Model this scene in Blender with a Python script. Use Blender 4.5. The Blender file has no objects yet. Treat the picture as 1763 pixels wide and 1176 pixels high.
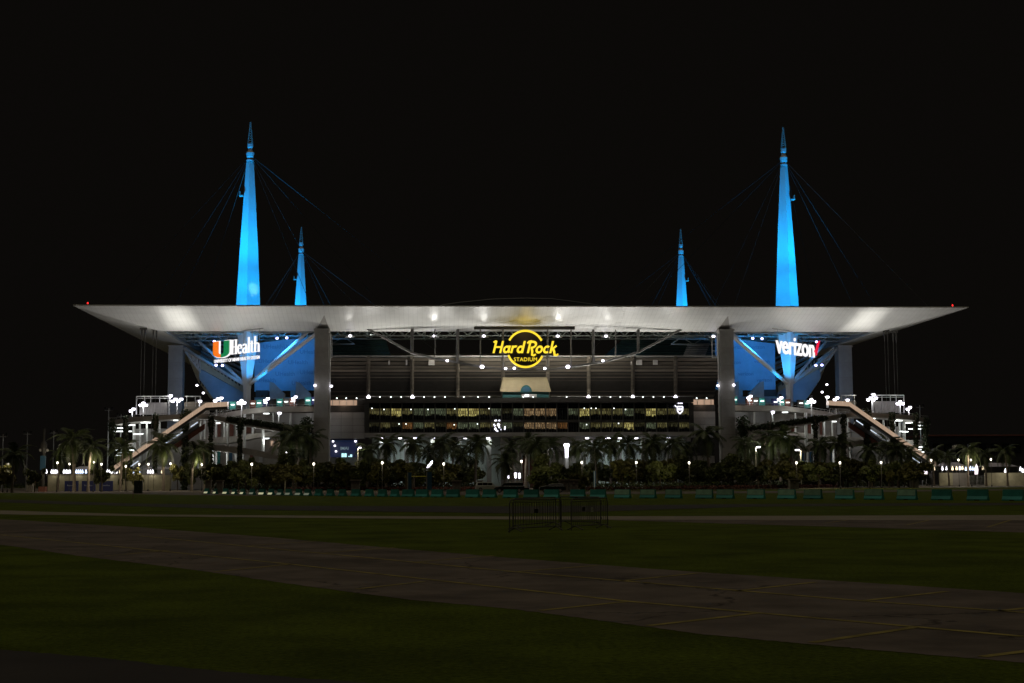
import bpy, math, random
import numpy as np
from mathutils import Vector, Matrix
R = math.radians
random.seed(7)
rng = np.random.default_rng(7)
S = bpy.context.scene
COL = S.collection

# ---------------------------------------------------------------- camera
YAW, PIT, ROL, CAMZ = 0.0612, 0.0984, -0.0053, 1.7
FPX, CXP, CYP = 1763 * 50 / 36, 881.5, 588.0          # 50 mm lens, photograph 1763 x 1176
_F = Vector((math.sin(YAW) * math.cos(PIT), math.cos(YAW) * math.cos(PIT), math.sin(PIT)))
_r = Vector((math.cos(YAW), -math.sin(YAW), 0)); _u = _r.cross(_F)
_R = _r * math.cos(ROL) + _u * math.sin(ROL); _U = -_r * math.sin(ROL) + _u * math.cos(ROL)
cam = bpy.data.objects.new('camera', bpy.data.cameras.new('camera')); COL.objects.link(cam)
cam.data.lens = 50; cam.data.sensor_width = 36; cam.data.clip_end = 5000; cam.data.clip_start = 0.1
M3 = Matrix((_R, _U, -_F)).transposed()
cam.matrix_world = Matrix.Translation((0, 0, CAMZ)) @ M3.to_4x4()
S.camera = cam

# ---------------------------------------------------------------- night sky, faint city glow, exposure
W = bpy.data.worlds.new('World'); S.world = W; W.use_nodes = True
bg = W.node_tree.nodes['Background']
bg.inputs[0].default_value = (1.0, 0.86, 0.72, 1); bg.inputs[1].default_value = 0.0032
sd = bpy.data.lights.new('sky_glow', 'SUN'); sd.energy = 0.33; sd.angle = R(40); sd.color = (1.0, 0.88, 0.66)
so = bpy.data.objects.new('sky_glow', sd); COL.objects.link(so)
so.rotation_euler = Vector((0.05, 0.19, -0.98)).to_track_quat('-Z', 'Y').to_euler()
S.view_settings.view_transform = 'Standard'; S.view_settings.look = 'None'
S.view_settings.exposure = 0; S.view_settings.gamma = 1
S.cycles.use_denoising = True
S.cycles.max_bounces = 4; S.cycles.diffuse_bounces = 2; S.cycles.glossy_bounces = 2
S.cycles.sample_clamp_indirect = 3
try: S.cycles.use_light_tree = True
except Exception: pass

# ---------------------------------------------------------------- helpers
def ray(px, py):
    return _R * ((px - CXP) / FPX) + _U * ((CYP - py) / FPX) + _F
def at(px, py, Y):                     # point in the depth plane Y seen at a photograph pixel
    d = ray(px, py); t = Y / d.y
    return Vector((d.x * t, Y, CAMZ + d.z * t))
def gnd(px, py, z=0.0):
    d = ray(px, py); t = (z - CAMZ) / d.z
    return Vector((d.x * t, d.y * t, z))
def gx(px, Y, z=0.0):                  # ground point below pixel column px at depth Y
    a = at(px, 830, Y); return Vector((a.x, Y, z))
XC, YC = 27.92, 498.35
def mir(p, s):                         # s = -1: as measured on the left; s = +1: reflected about the stadium axis
    p = Vector(p)
    return p if s < 0 else Vector((2 * XC - p.x, p.y, p.z))
def atm(px, py, Y, s): return mir(at(px, py, Y), s)

WL = {}
class MB:
    def __init__(self): self.v = []; self.f = []
    def add(self, vs, fs):
        n = len(self.v); self.v += [tuple(p) for p in vs]; self.f += [tuple(i + n for i in f) for f in fs]; return self
    def box(self, c, s, rz=0.0):
        cx, cy, cz = c; hx, hy, hz = s[0] / 2, s[1] / 2, s[2] / 2
        ca, sa = math.cos(rz), math.sin(rz); vs = []
        for z in (-hz, hz):
            for x, y in ((-hx, -hy), (hx, -hy), (hx, hy), (-hx, hy)):
                vs.append((cx + x * ca - y * sa, cy + x * sa + y * ca, cz + z))
        return self.add(vs, [(3, 2, 1, 0), (4, 5, 6, 7), (0, 1, 5, 4), (1, 2, 6, 5), (2, 3, 7, 6), (3, 0, 4, 7)])
    def prism(self, poly, off):        # closed 3-D polygon pushed along a vector
        off = Vector(off); n = len(poly); a = [Vector(p) for p in poly]; b = [p + off for p in a]
        fs = [tuple(range(n)), tuple(range(2 * n - 1, n - 1, -1))]
        for i in range(n): j = (i + 1) % n; fs.append((j, i, n + i, n + j))
        return self.add(a + b, fs)
    def tube(self, p, q, r, r2=None, n=8, caps=True):
        p, q = Vector(p), Vector(q); r2 = r if r2 is None else r2
        d = (q - p)
        if d.length < 1e-6: return self
        d.normalize(); a = d.cross(Vector((0, 0, 1)))
        if a.length < 1e-3: a = Vector((1, 0, 0))
        a.normalize(); b = d.cross(a); vs = []
        for c, rr in ((p, r), (q, r2)):
            for i in range(n):
                t = 2 * math.pi * i / n; vs.append(c + (a * math.cos(t) + b * math.sin(t)) * rr)
        fs = [(i, (i + 1) % n, n + (i + 1) % n, n + i) for i in range(n)]
        if caps: fs += [tuple(range(n - 1, -1, -1)), tuple(range(n, 2 * n))]
        return self.add(vs, fs)
    def path(self, pts, r, n=6):
        for a, b in zip(pts[:-1], pts[1:]): self.tube(a, b, r, n=n)
        return self
    def lathe(self, c, prof, n=12, rot=0.0):  # prof: (radius, z)
        c = Vector(c); vs = []; k = len(prof)
        for rr, z in prof:
            for i in range(n):
                t = 2 * math.pi * i / n + rot; vs.append((c.x + rr * math.cos(t), c.y + rr * math.sin(t), c.z + z))
        fs = [(j * n + i, j * n + (i + 1) % n, (j + 1) * n + (i + 1) % n, (j + 1) * n + i) for j in range(k - 1) for i in range(n)]
        fs += [tuple(range(n - 1, -1, -1)), tuple(range((k - 1) * n, k * n))]
        return self.add(vs, fs)
    def quad(self, a, b, c, d): return self.add([a, b, c, d], [(0, 1, 2, 3)])
    def mesh(self, name, mat, off=(0, 0, 0)):
        me = bpy.data.meshes.new(name)
        o = Vector(off)
        me.from_pydata([tuple(Vector(p) - o) for p in self.v], [], self.f)
        if mat: me.materials.append(mat)
        me.update(); return me
    def build(self, name, mat, parent=None, label=None, smooth=False, bevel=0):
        base = WL.get(parent, Vector((0, 0, 0))) if parent else Vector((0, 0, 0))
        me = self.mesh(name, mat, base)
        if smooth:
            for p in me.polygons: p.use_smooth = True
        o = bpy.data.objects.new(name, me); COL.objects.link(o)
        if parent: o.parent = parent
        WL[o] = base
        if label: o['label'] = label
        if bevel:
            m = o.modifiers.new('bevel', 'BEVEL'); m.width = bevel; m.segments = 2; m.limit_method = 'ANGLE'
        return o
def tag(o, label, cat, group=None):
    o['label'] = label; o['category'] = cat
    if group: o['group'] = group
    return o
def thing(name, label, cat, loc=(0, 0, 0), group=None):
    o = bpy.data.objects.new(name, None); COL.objects.link(o); o.location = loc; o.empty_display_size = 0.2
    WL[o] = Vector(loc); return tag(o, label, cat, group)
def place(name, me, parent=None, loc=(0, 0, 0), rot=(0, 0, 0), scale=1.0, world=True):
    o = bpy.data.objects.new(name, me); COL.objects.link(o)
    base = WL.get(parent, Vector((0, 0, 0))) if (parent and world) else Vector((0, 0, 0))
    if parent: o.parent = parent
    o.location = Vector(loc) - base; o.rotation_euler = rot
    o.scale = (scale,) * 3 if isinstance(scale, (int, float)) else scale
    WL[o] = Vector(loc); return o
def struct(o): o['kind'] = 'structure'; return o
def ordinal(i):
    w = ['first', 'second', 'third', 'fourth', 'fifth', 'sixth', 'seventh', 'eighth', 'ninth', 'tenth', 'eleventh', 'twelfth']
    if i < 12: return w[i]
    n = i + 1; return '%d%s' % (n, 'th' if 10 < n % 100 < 14 else {1: 'st', 2: 'nd', 3: 'rd'}.get(n % 10, 'th'))
def side(s): return 'left' if s < 0 else 'right'

# ---------------------------------------------------------------- materials
def mat(name, col, rough=0.7, var=0.15, scale=0.6, bump=0.0, metal=0.0, coat=0.0, rand=0.0, vec='Object', stretch=(1, 1, 1)):
    m = bpy.data.materials.new(name); m.use_nodes = True; nt = m.node_tree; N = nt.nodes; Lk = nt.links
    b = N['Principled BSDF']; b.inputs['Roughness'].default_value = rough; b.inputs['Metallic'].default_value = metal
    if coat: b.inputs['Coat Weight'].default_value = coat
    tc = N.new('ShaderNodeTexCoord'); mp = N.new('ShaderNodeMapping'); mp.inputs['Scale'].default_value = stretch
    Lk.new(tc.outputs[vec], mp.inputs[0])
    nz = N.new('ShaderNodeTexNoise'); nz.inputs['Scale'].default_value = scale; nz.inputs['Detail'].default_value = 6
    nz.inputs['Roughness'].default_value = 0.65
    Lk.new(mp.outputs[0], nz.inputs['Vector'])
    rp = N.new('ShaderNodeValToRGB')
    rp.color_ramp.elements[0].position = 0.3; rp.color_ramp.elements[1].position = 0.7
    rp.color_ramp.elements[0].color = tuple(max(0, c * (1 - var)) for c in col) + (1,)
    rp.color_ramp.elements[1].color = tuple(min(1, c * (1 + var)) for c in col) + (1,)
    Lk.new(nz.outputs['Fac'], rp.inputs[0]); out = rp.outputs[0]
    if rand:
        oi = N.new('ShaderNodeObjectInfo'); hs = N.new('ShaderNodeHueSaturation')
        mr = N.new('ShaderNodeMapRange'); mr.inputs['To Min'].default_value = 1 - rand; mr.inputs['To Max'].default_value = 1 + rand
        Lk.new(oi.outputs['Random'], mr.inputs['Value']); Lk.new(mr.outputs[0], hs.inputs['Value']); Lk.new(out, hs.inputs['Color']); out = hs.outputs[0]
    Lk.new(out, b.inputs['Base Color'])
    if bump:
        bp = N.new('ShaderNodeBump'); bp.inputs['Strength'].default_value = bump; bp.inputs['Distance'].default_value = 0.05
        Lk.new(nz.outputs['Fac'], bp.inputs['Height']); Lk.new(bp.outputs[0], b.inputs['Normal'])
    return m
def emis(name, col, st):
    m = bpy.data.materials.new(name); m.use_nodes = True; nt = m.node_tree
    b = nt.nodes['Principled BSDF']; b.inputs['Base Color'].default_value = (0.05, 0.05, 0.05, 1)
    b.inputs['Emission Color'].default_value = col + (1,); b.inputs['Emission Strength'].default_value = st
    return m
def soffit_mat():
    m = mat('white_soffit_metal', (0.74, 0.74, 0.71), 0.42, 0.06, 0.25, stretch=(0.4, 0.4, 1)); nt = m.node_tree; N = nt.nodes; Lk = nt.links
    b = N['Principled BSDF']; tc = N.new('ShaderNodeTexCoord'); br = N.new('ShaderNodeTexBrick')
    br.offset = 0; br.inputs['Scale'].default_value = 1; br.inputs['Mortar Size'].default_value = 0.035
    br.inputs['Brick Width'].default_value = 1.25; br.inputs['Row Height'].default_value = 3.2
    br.inputs['Color1'].default_value = (1, 1, 1, 1); br.inputs['Color2'].default_value = (0.95, 0.95, 0.95, 1); br.inputs['Mortar'].default_value = (0.72, 0.72, 0.72, 1)
    Lk.new(tc.outputs['Object'], br.inputs['Vector'])
    mx = N.new('ShaderNodeMix'); mx.data_type = 'RGBA'; mx.blend_type = 'MULTIPLY'; mx.inputs[0].default_value = 1
    src = b.inputs['Base Color'].links[0].from_socket
    Lk.new(src, mx.inputs[6]); Lk.new(br.outputs['Color'], mx.inputs[7]); Lk.new(mx.outputs[2], b.inputs['Base Color'])
    return m
M = {}
M['soffit'] = soffit_mat()
M['white'] = mat('white_painted_steel', (0.62, 0.62, 0.60), 0.5, 0.08)
M['mast'] = mat('white_mast_paint', (0.66, 0.72, 0.76), 0.55, 0.06, 0.3)
M['steel'] = mat('grey_galvanised_steel', (0.32, 0.32, 0.31), 0.5, 0.15, 1.5)
M['tsteel'] = mat('green_grey_truss_steel', (0.30, 0.34, 0.32), 0.6, 0.12)
M['dull'] = mat('dull_grey_steel', (0.17, 0.165, 0.155), 0.6, 0.15, 1.0)
M['dark'] = mat('dark_bronze_metal', (0.045, 0.042, 0.038), 0.5, 0.2)
M['black'] = mat('black_painted_metal', (0.015, 0.015, 0.016), 0.45, 0.2)
M['conc'] = mat('grey_concrete', (0.36, 0.345, 0.32), 0.85, 0.14, 0.35, 0.15)
M['concd'] = mat('weathered_brown_concrete', (0.21, 0.185, 0.15), 0.9, 0.35, 0.5, 0.2, rand=0.42, stretch=(.25, 1, 3))
M['concr'] = mat('ramp_concrete', (0.34, 0.31, 0.275), 0.85, 0.18, 0.4, 0.15)
M['panel'] = mat('pale_wall_panel', (0.42, 0.41, 0.40), 0.7, 0.07, 0.3, rand=0.06)
M['lobby'] = mat('pale_green_lobby_plaster', (0.62, 0.70, 0.66), 0.8, 0.08, 0.3)
M['cream'] = mat('cream_wall_paint', (0.55, 0.50, 0.33), 0.85, 0.25, 0.5)
M['creamd'] = mat('cream_ribbed_fascia', (0.50, 0.46, 0.33), 0.85, 0.15, 0.6)
M['teal'] = mat('teal_painted_plastic', (0.05, 0.30, 0.27), 0.6, 0.2, 2.0, rand=0.25)
M['tealp'] = mat('painted_lit_teal', (0.36, 0.60, 0.45), 0.6, 0.2, 2.0, rand=0.2)
M['palel'] = mat('pale_reflective_sheet', (0.92, 0.90, 0.70), 0.6, 0.1, 2.0, rand=0.1)
M['seat'] = mat('teal_stadium_seat', (0.035, 0.10, 0.095), 0.6, 0.3, 1.0, rand=0.2)
M['banner'] = mat('pale_blue_mesh_banner', (0.30, 0.44, 0.56), 0.9, 0.12, 0.3)
M['bprint'] = mat('dark_blue_banner_print', (0.17, 0.27, 0.38), 0.9, 0.1)
M['glass'] = mat('dark_tinted_glass', (0.012, 0.013, 0.013), 0.12, 0.2)
M['tree'] = mat('dark_green_leaf', (0.085, 0.10, 0.024), 0.6, 0.5, 1.2, rand=0.35)
M['tree2'] = mat('olive_leaf', (0.12, 0.115, 0.028), 0.6, 0.45, 1.0, rand=0.3)
M['palm'] = mat('palm_frond_green', (0.055, 0.075, 0.02), 0.5, 0.4, 1.5, rand=0.3)
M['trunk'] = mat('grey_palm_bark', (0.24, 0.20, 0.16), 0.9, 0.3, 4.0, 0.4, stretch=(1, 1, 4), rand=0.2)
M['bark'] = mat('brown_tree_bark', (0.10, 0.075, 0.05), 0.9, 0.3, 6.0, 0.4)
M['hedge'] = mat('dark_hedge_leaf', (0.035, 0.05, 0.014), 0.7, 0.5, 2.0)
M['flower'] = mat('reddish_ground_cover', (0.10, 0.035, 0.025), 0.8, 0.5, 2.0)
M['vine'] = mat('dark_climbing_vine', (0.03, 0.045, 0.012), 0.7, 0.5, 1.5, rand=0.2)
M['navy'] = mat('navy_blue_vinyl', (0.018, 0.025, 0.13), 0.6, 0.15)
M['navyt'] = mat('pale_print_on_vinyl', (0.35, 0.37, 0.45), 0.7, 0.1)
M['paintw'] = mat('white_vehicle_paint', (0.55, 0.54, 0.5), 0.35, 0.05, coat=0.4)
M['carblack'] = mat('black_car_paint', (0.008, 0.008, 0.009), 0.15, 0.05, coat=0.8)
M['rubber'] = mat('black_rubber', (0.02, 0.02, 0.02), 0.8, 0.2)
M['tent'] = mat('pale_tent_fabric', (0.45, 0.42, 0.46), 0.8, 0.1)
M['stone'] = mat('rough_grey_stone', (0.22, 0.20, 0.17), 0.9, 0.35, 2.5, 0.5)
M['yellow'] = mat('yellow_bar_paint', (0.55, 0.50, 0.06), 0.6, 0.1)
M['bluesign'] = mat('blue_sign_panel', (0.02, 0.09, 0.17), 0.6, 0.15)
M['brickred'] = mat('brown_red_door_wood', (0.20, 0.075, 0.05), 0.7, 0.2, 2.0)
M['gut'] = mat('dark_green_cabinet_paint', (0.02, 0.035, 0.025), 0.6, 0.2)
# lamps
M['Lcool'] = emis('cool_white_lamp', (0.90, 0.86, 1.0), 5.5)
M['Lwhite'] = emis('white_tube_light', (0.93, 1.0, 0.97), 2.6)
M['Lwarm'] = emis('warm_lantern_glass', (1.0, 0.92, 0.74), 4.5)
M['Lblue'] = emis('violet_blue_flood_lens', (0.42, 0.40, 1.0), 9)
M['Lred'] = emis('red_obstruction_lamp', (1.0, 0.02, 0.02), 2.2)
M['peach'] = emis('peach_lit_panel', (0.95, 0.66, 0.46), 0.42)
M['peach2'] = emis('peach_lit_terrace', (0.95, 0.62, 0.42), 0.42)  # peach light on the terrace wall, put in as emission
M['led'] = emis('cool_led_strip', (0.75, 0.85, 1.0), 0.9)
M['Syel'] = emis('yellow_sign_face', (1.0, 0.72, 0.035), 1.15)
M['Swhite'] = emis('white_sign_face', (1.0, 0.98, 1.0), 1.1)
M['Sora'] = emis('orange_sign_face', (1.0, 0.20, 0.01), 0.95)
M['Sgrn'] = emis('green_sign_face', (0.0, 0.21, 0.065), 0.95)
M['Sred'] = emis('red_sign_face', (0.85, 0.01, 0.05), 0.95)
M['Swht2'] = emis('white_neon', (0.86, 0.84, 1.0), 2.2)
M['scr'] = emis('cyan_screen', (0.55, 0.95, 1.0), 1.3)
M['scrd'] = emis('dim_blue_screen', (0.02, 0.03, 0.10), 0.35)
M['scrt'] = emis('dim_screen_letters', (0.25, 0.34, 0.38), 0.5)
M['navydisc'] = mat('navy_disc', (0.012, 0.010, 0.035), 0.5, 0.1)

def light(kind, loc, power, col, parent=None, target=None, cone=90, blend=0.6, rad=0.3):
    d = bpy.data.lights.new('lamp_light', kind); d.energy = power; d.color = col; d.shadow_soft_size = rad
    if kind == 'SPOT': d.spot_size = R(cone); d.spot_blend = blend
    o = bpy.data.objects.new('lamp_light', d); COL.objects.link(o)
    base = WL.get(parent, Vector((0, 0, 0))) if parent else Vector((0, 0, 0))
    if parent: o.parent = parent
    o.location = Vector(loc) - base
    if target is not None: o.rotation_euler = (Vector(target) - Vector(loc)).to_track_quat('-Z', 'Y').to_euler()
    return o
COOL = (0.93, 0.93, 1.0); WARM = (1.0, 0.86, 0.62); NEUT = (1.0, 0.97, 0.90); BLUE = (0.0, 0.40, 1.0)

def leaf_cloud(name, centres, radii, n, size, m, flat=0.0, aspect=1.6):
    centres = np.asarray(centres, float); radii = np.asarray(radii, float)
    k = rng.integers(0, len(centres), n)
    d = rng.normal(size=(n, 3)); d /= np.linalg.norm(d, axis=1)[:, None]
    p = centres[k] + d * radii[k] * (rng.random((n, 1)) ** 0.45)
    a = rng.normal(size=(n, 3)); a[:, 2] *= (1 - flat); a /= np.linalg.norm(a, axis=1)[:, None]
    b = np.cross(a, rng.normal(size=(n, 3))); b /= np.linalg.norm(b, axis=1)[:, None]
    s = size * (0.6 + 0.8 * rng.random((n, 1)))
    v = np.stack([p - a * s * aspect / 2, p + b * s / 2, p + a * s * aspect / 2, p - b * s / 2], 1).reshape(-1, 3)
    me = bpy.data.meshes.new(name); f = np.arange(4 * n).reshape(n, 4)
    me.from_pydata(v.tolist(), [], f.tolist()); me.materials.append(m); me.update(); return me
def text_mesh(s, size, ext=0.02, off=0.0, shear=0.0, align='CENTER', m=None, space=1.0):
    c = bpy.data.curves.new('lettering', 'FONT'); c.body = s; c.size = size; c.extrude = ext; c.offset = off; c.shear = shear
    c.align_x = align; c.space_character = space; c.resolution_u = 3
    o = bpy.data.objects.new('lettering', c); COL.objects.link(o)
    me = bpy.data.meshes.new_from_object(o); bpy.data.objects.remove(o); bpy.data.curves.remove(c)
    me.materials.clear(); me.materials.append(m); me.name = 'lettering'; return me

# ================================================================ GROUND
def sheet(name, poly, z, m, parent=None):
    mb = MB(); mb.add([(p[0], p[1], z) for p in poly], [tuple(range(len(poly)))])
    return struct(mb.build(name, m, parent))
def grass_mat():
    m = mat('mown_grass', (0.084, 0.112, 0.012), 0.9, 0.42, 0.4, vec='Object'); nt = m.node_tree; N = nt.nodes; Lk = nt.links
    b = N['Principled BSDF']; b.inputs['Specular IOR Level'].default_value = 0.05; tc = N.new('ShaderNodeTexCoord'); mp = N.new('ShaderNodeMapping')
    Lk.new(tc.outputs['Object'], mp.inputs[0])
    n2 = N.new('ShaderNodeTexNoise'); n2.inputs['Scale'].default_value = 13; n2.inputs['Detail'].default_value = 8; n2.inputs['Roughness'].default_value = 0.75
    Lk.new(mp.outputs[0], n2.inputs['Vector'])
    mx = N.new('ShaderNodeMix'); mx.data_type = 'RGBA'; mx.blend_type = 'MULTIPLY'; mx.inputs[0].default_value = 0.85
    rp = N.new('ShaderNodeValToRGB'); rp.color_ramp.elements[0].position = 0.3; rp.color_ramp.elements[1].position = 0.72
    rp.color_ramp.elements[0].color = (0.18, 0.18, 0.15, 1); rp.color_ramp.elements[1].color = (1.75, 1.7, 1.3, 1)
    Lk.new(n2.outputs['Fac'], rp.inputs[0])
    Lk.new(b.inputs['Base Color'].links[0].from_socket, mx.inputs[6]); Lk.new(rp.outputs[0], mx.inputs[7]); Lk.new(mx.outputs[2], b.inputs['Base Color'])
    bp = N.new('ShaderNodeBump'); bp.inputs['Strength'].default_value = 0.8; bp.inputs['Distance'].default_value = 0.06
    Lk.new(n2.outputs['Fac'], bp.inputs['Height']); Lk.new(bp.outputs[0], b.inputs['Normal'])
    return m
M['grass'] = grass_mat()
def add_cracks(m, cell, width, dark):   # thin wandering cracks and a few darker tar patches
    nt = m.node_tree; N = nt.nodes; Lk = nt.links; b = N['Principled BSDF']; tc = N.new('ShaderNodeTexCoord')
    nz = N.new('ShaderNodeTexNoise'); nz.inputs['Scale'].default_value = .9; nz.inputs['Detail'].default_value = 5
    Lk.new(tc.outputs['Object'], nz.inputs['Vector']); mx = N.new('ShaderNodeMix'); mx.data_type = 'RGBA'; mx.blend_type = 'LINEAR_LIGHT'; mx.inputs[0].default_value = .9
    Lk.new(tc.outputs['Object'], mx.inputs[6]); Lk.new(nz.outputs['Color'], mx.inputs[7])
    vo = N.new('ShaderNodeTexVoronoi'); vo.feature = 'DISTANCE_TO_EDGE'; vo.inputs['Scale'].default_value = 1 / cell; Lk.new(mx.outputs[2], vo.inputs['Vector'])
    mr = N.new('ShaderNodeMapRange'); mr.inputs['From Max'].default_value = width / cell; mr.inputs['To Min'].default_value = dark; mr.inputs['To Max'].default_value = 1; Lk.new(vo.outputs['Distance'], mr.inputs['Value'])
    n3 = N.new('ShaderNodeTexNoise'); n3.inputs['Scale'].default_value = .22; n3.inputs['Detail'].default_value = 3; Lk.new(tc.outputs['Object'], n3.inputs['Vector'])
    m3 = N.new('ShaderNodeMapRange'); m3.inputs['From Min'].default_value = .56; m3.inputs['From Max'].default_value = .60; m3.inputs['To Min'].default_value = 1; m3.inputs['To Max'].default_value = .78; Lk.new(n3.outputs['Fac'], m3.inputs['Value'])
    pr = N.new('ShaderNodeMath'); pr.operation = 'MULTIPLY'; Lk.new(mr.outputs[0], pr.inputs[0]); Lk.new(m3.outputs[0], pr.inputs[1])
    mm = N.new('ShaderNodeMix'); mm.data_type = 'RGBA'; mm.blend_type = 'MULTIPLY'; mm.inputs[0].default_value = 1
    Lk.new(b.inputs['Base Color'].links[0].from_socket, mm.inputs[6]); Lk.new(pr.outputs[0], mm.inputs[7]); Lk.new(mm.outputs[2], b.inputs['Base Color'])
    b.inputs['Specular IOR Level'].default_value = .2
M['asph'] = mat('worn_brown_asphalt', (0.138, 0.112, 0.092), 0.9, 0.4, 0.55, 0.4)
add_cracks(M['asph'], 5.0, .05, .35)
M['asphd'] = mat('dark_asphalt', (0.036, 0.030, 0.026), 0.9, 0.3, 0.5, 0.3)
M['path'] = mat('pale_concrete_path', (0.26, 0.225, 0.175), 0.9, 0.2, 0.6, 0.2)
M['plaza'] = mat('plaza_paving', (0.16, 0.145, 0.12), 0.85, 0.25, 0.5, 0.2)
M['line'] = mat('faded_yellow_line_paint', (0.25, 0.20, 0.05), 0.9, 0.55, 2.0)
sheet('ground', [(-1500, -60), (1500, -60), (1500, 2500), (-1500, 2500)], 0.0, M['grass'])
def ragged(pts, step=9.0):              # turf creeping over the asphalt edge: resample and push points along the ground
    out = []
    for a, b in zip(pts[:-1], pts[1:]):
        n = max(1, int(abs(b[0] - a[0]) / step)); A, B = gnd(*a), gnd(*b); d = (B - A).normalized(); nr = Vector((-d.y, d.x, 0))
        for k in range(n):
            q = A.lerp(B, (k + random.uniform(-.3, .3)) / n) if k else A
            out.append(q + nr * (random.gauss(0, .015) + .06 * math.sin(q.x * .9) + .05 * math.sin(q.x * 2.3 + q.y)))
    return out + [gnd(*pts[-1])]
def band(name, up, lo, z, m):
    return sheet(name, ragged(up) + list(reversed(ragged(lo))), z, m)
band('road', [(-200, 880), (0, 894), (240, 908), (560, 933), (880, 961), (1200, 985), (1763, 1022), (2100, 1044)],
     [(-200, 920), (0, 939), (350, 984), (500, 1005), (700, 1033), (880, 1050), (1200, 1091), (1763, 1141), (2100, 1175)], 0.004, M['asph'])
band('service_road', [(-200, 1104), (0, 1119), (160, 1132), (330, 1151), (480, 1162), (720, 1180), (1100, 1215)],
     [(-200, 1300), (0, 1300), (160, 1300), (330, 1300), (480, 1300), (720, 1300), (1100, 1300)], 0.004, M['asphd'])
band('path', [(-200, 876), (0, 879), (250, 886), (600, 888.5), (880, 889.5), (1300, 888.5), (1763, 887), (2000, 886)],
     [(-200, 884), (0, 885.5), (250, 889), (600, 892.5), (880, 894.5), (1300, 895.5), (1763, 896), (2000, 896)], 0.008, M['path'])
band('parking_lane', [(1030, 894), (1300, 895), (1763, 895.5), (2000, 895.5)], [(1060, 896), (1300, 903), (1763, 917), (2000, 925)], 0.004, M['asph'])
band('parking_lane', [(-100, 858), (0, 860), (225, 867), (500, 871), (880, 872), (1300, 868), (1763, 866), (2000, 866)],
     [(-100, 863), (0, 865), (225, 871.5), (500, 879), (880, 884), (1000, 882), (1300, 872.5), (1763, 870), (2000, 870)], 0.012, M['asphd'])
band('lane', [(-150, 843.5), (0, 843.5), (200, 844.5), (420, 846), (700, 846.5), (1100, 846.5), (1400, 845.5), (1763, 842), (2000, 841)],
     [(-150, 848), (0, 848.5), (200, 850.5), (420, 853.5), (700, 853), (1100, 850.5), (1400, 848.5), (1763, 844), (2000, 843)], 0.006, M['asph'])
sheet('plaza', [(-420, 300), (420, 300), (420, 760), (-420, 760)], 0.004, M['plaza'])
# kerb in front of the planting
kp = [gnd(x, y) for x, y in ((-100, 842.8), (350, 846), (700, 846.3), (1000, 846), (1150, 845.4), (1300, 843.2), (1450, 841), (1560, 838.6), (1670, 836.5))]
mb = MB()
for a, b in zip(kp[:-1], kp[1:]):
    d = (b - a).normalized(); nrm = Vector((-d.y, d.x, 0)) * 0.35
    mb.prism([a - nrm, b - nrm, b + nrm, a + nrm], (0, 0, 0.16))
struct(mb.build('kerb', M['path']))
# yellow bay markings on the road: each stripe one object
def stripe(a, b, w, name='lane_marking'):
    p, q = gnd(*a), gnd(*b); d = (q - p).normalized(); n = Vector((-d.y, d.x, 0)) * (w / 2)
    return sheet(name, [p - n, q - n, q + n, p + n], 0.009, M['line'])
for a, b in (((0, 921), (500, 972)), ((500, 972), (1080, 1036)), ((1080, 1036), (1763, 1097)), ((240, 923), (880, 984.5)), ((880, 984.5), (1480, 1035)), ((1480, 1035), (1800, 1058))):
    stripe(a, b, 0.13)
for a, b in (((890, 985), (1030, 974)), ((1070, 1001), (1205, 987)), ((1265, 1018.5), (1403, 1003)), ((1488, 1035), (1631, 1019)), ((1720, 1053), (1850, 1038)),
             ((930, 1052), (1075, 1037)), ((1115, 1078.5), (1300, 1057)), ((1398, 1107.5), (1576, 1081)), ((1690, 1132), (1880, 1108)),
             ((614, 1015), (729, 1002)), ((369, 985), (499, 972)), ((720, 968), (850, 957)), ((560, 952), (680, 943)), ((430, 940), (545, 932)), ((180, 958), (290, 948))):
    stripe(a, b, 0.12, 'bay_marking')
# stall lines of the far lane on the right
for x in (1300, 1420, 1560, 1700):
    stripe((x, 898 + (x - 1300) * .025), (x + 40, 895.6), 0.12, 'bay_marking')

# ================================================================ STADIUM CANOPY
WO, WI, HT, HS = 120.45, 100.8, 48.47, 43.87
EO, CI = 104.35, 56.4                       # column lines
roof = thing('stadium_canopy', 'wide white stadium canopy with sharp upturned edge and floodlit soffit', 'roof', (XC, YC, 0))
def sq(h, z): return [Vector((XC + a * h, YC + b * h, z)) for a, b in ((-1, -1), (1, -1), (1, 1), (-1, 1))]
o4, i4 = sq(WO, HT), sq(WI, HS)
for k in range(4):
    a, b, c, d = o4[k], o4[(k + 1) % 4], i4[(k + 1) % 4], i4[k]
    mb = MB(); n = 24
    # slightly dished profile between the outer edge and the inner line
    rows = []
    for t, dz in ((0, 0), (.3, -.18), (.6, -.22), (1, 0)):
        rows.append([(a.lerp(b, i / n)).lerp(d.lerp(c, i / n), t) + Vector((0, 0, dz)) for i in range(n + 1)])
    vs = [p for r_ in rows for p in r_]; w = n + 1
    mb.add(vs, [(j * w + i, j * w + i + 1, (j + 1) * w + i + 1, (j + 1) * w + i) for j in range(3) for i in range(n)])
    mb.build('soffit', M['soffit'], roof)
    # thin edge trim
    up = Vector((0, 0, .3)); mb = MB(); mb.add([a, b, b + up, a + up], [(0, 1, 2, 3)]); mb.build('edge_trim', M['white'], roof)
    # inner closing beam behind the soffit line
    mb = MB(); e1, e2 = i4[k], i4[(k + 1) % 4]; inn = (Vector((XC, YC, HS)) - (e1 + e2) / 2).normalized() * .8
    mb.prism([e1, e2, e2 + Vector((0, 0, 1.2)), e1 + Vector((0, 0, 1.2))], inn); mb.build('edge_beam', M['steel'], roof)
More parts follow.
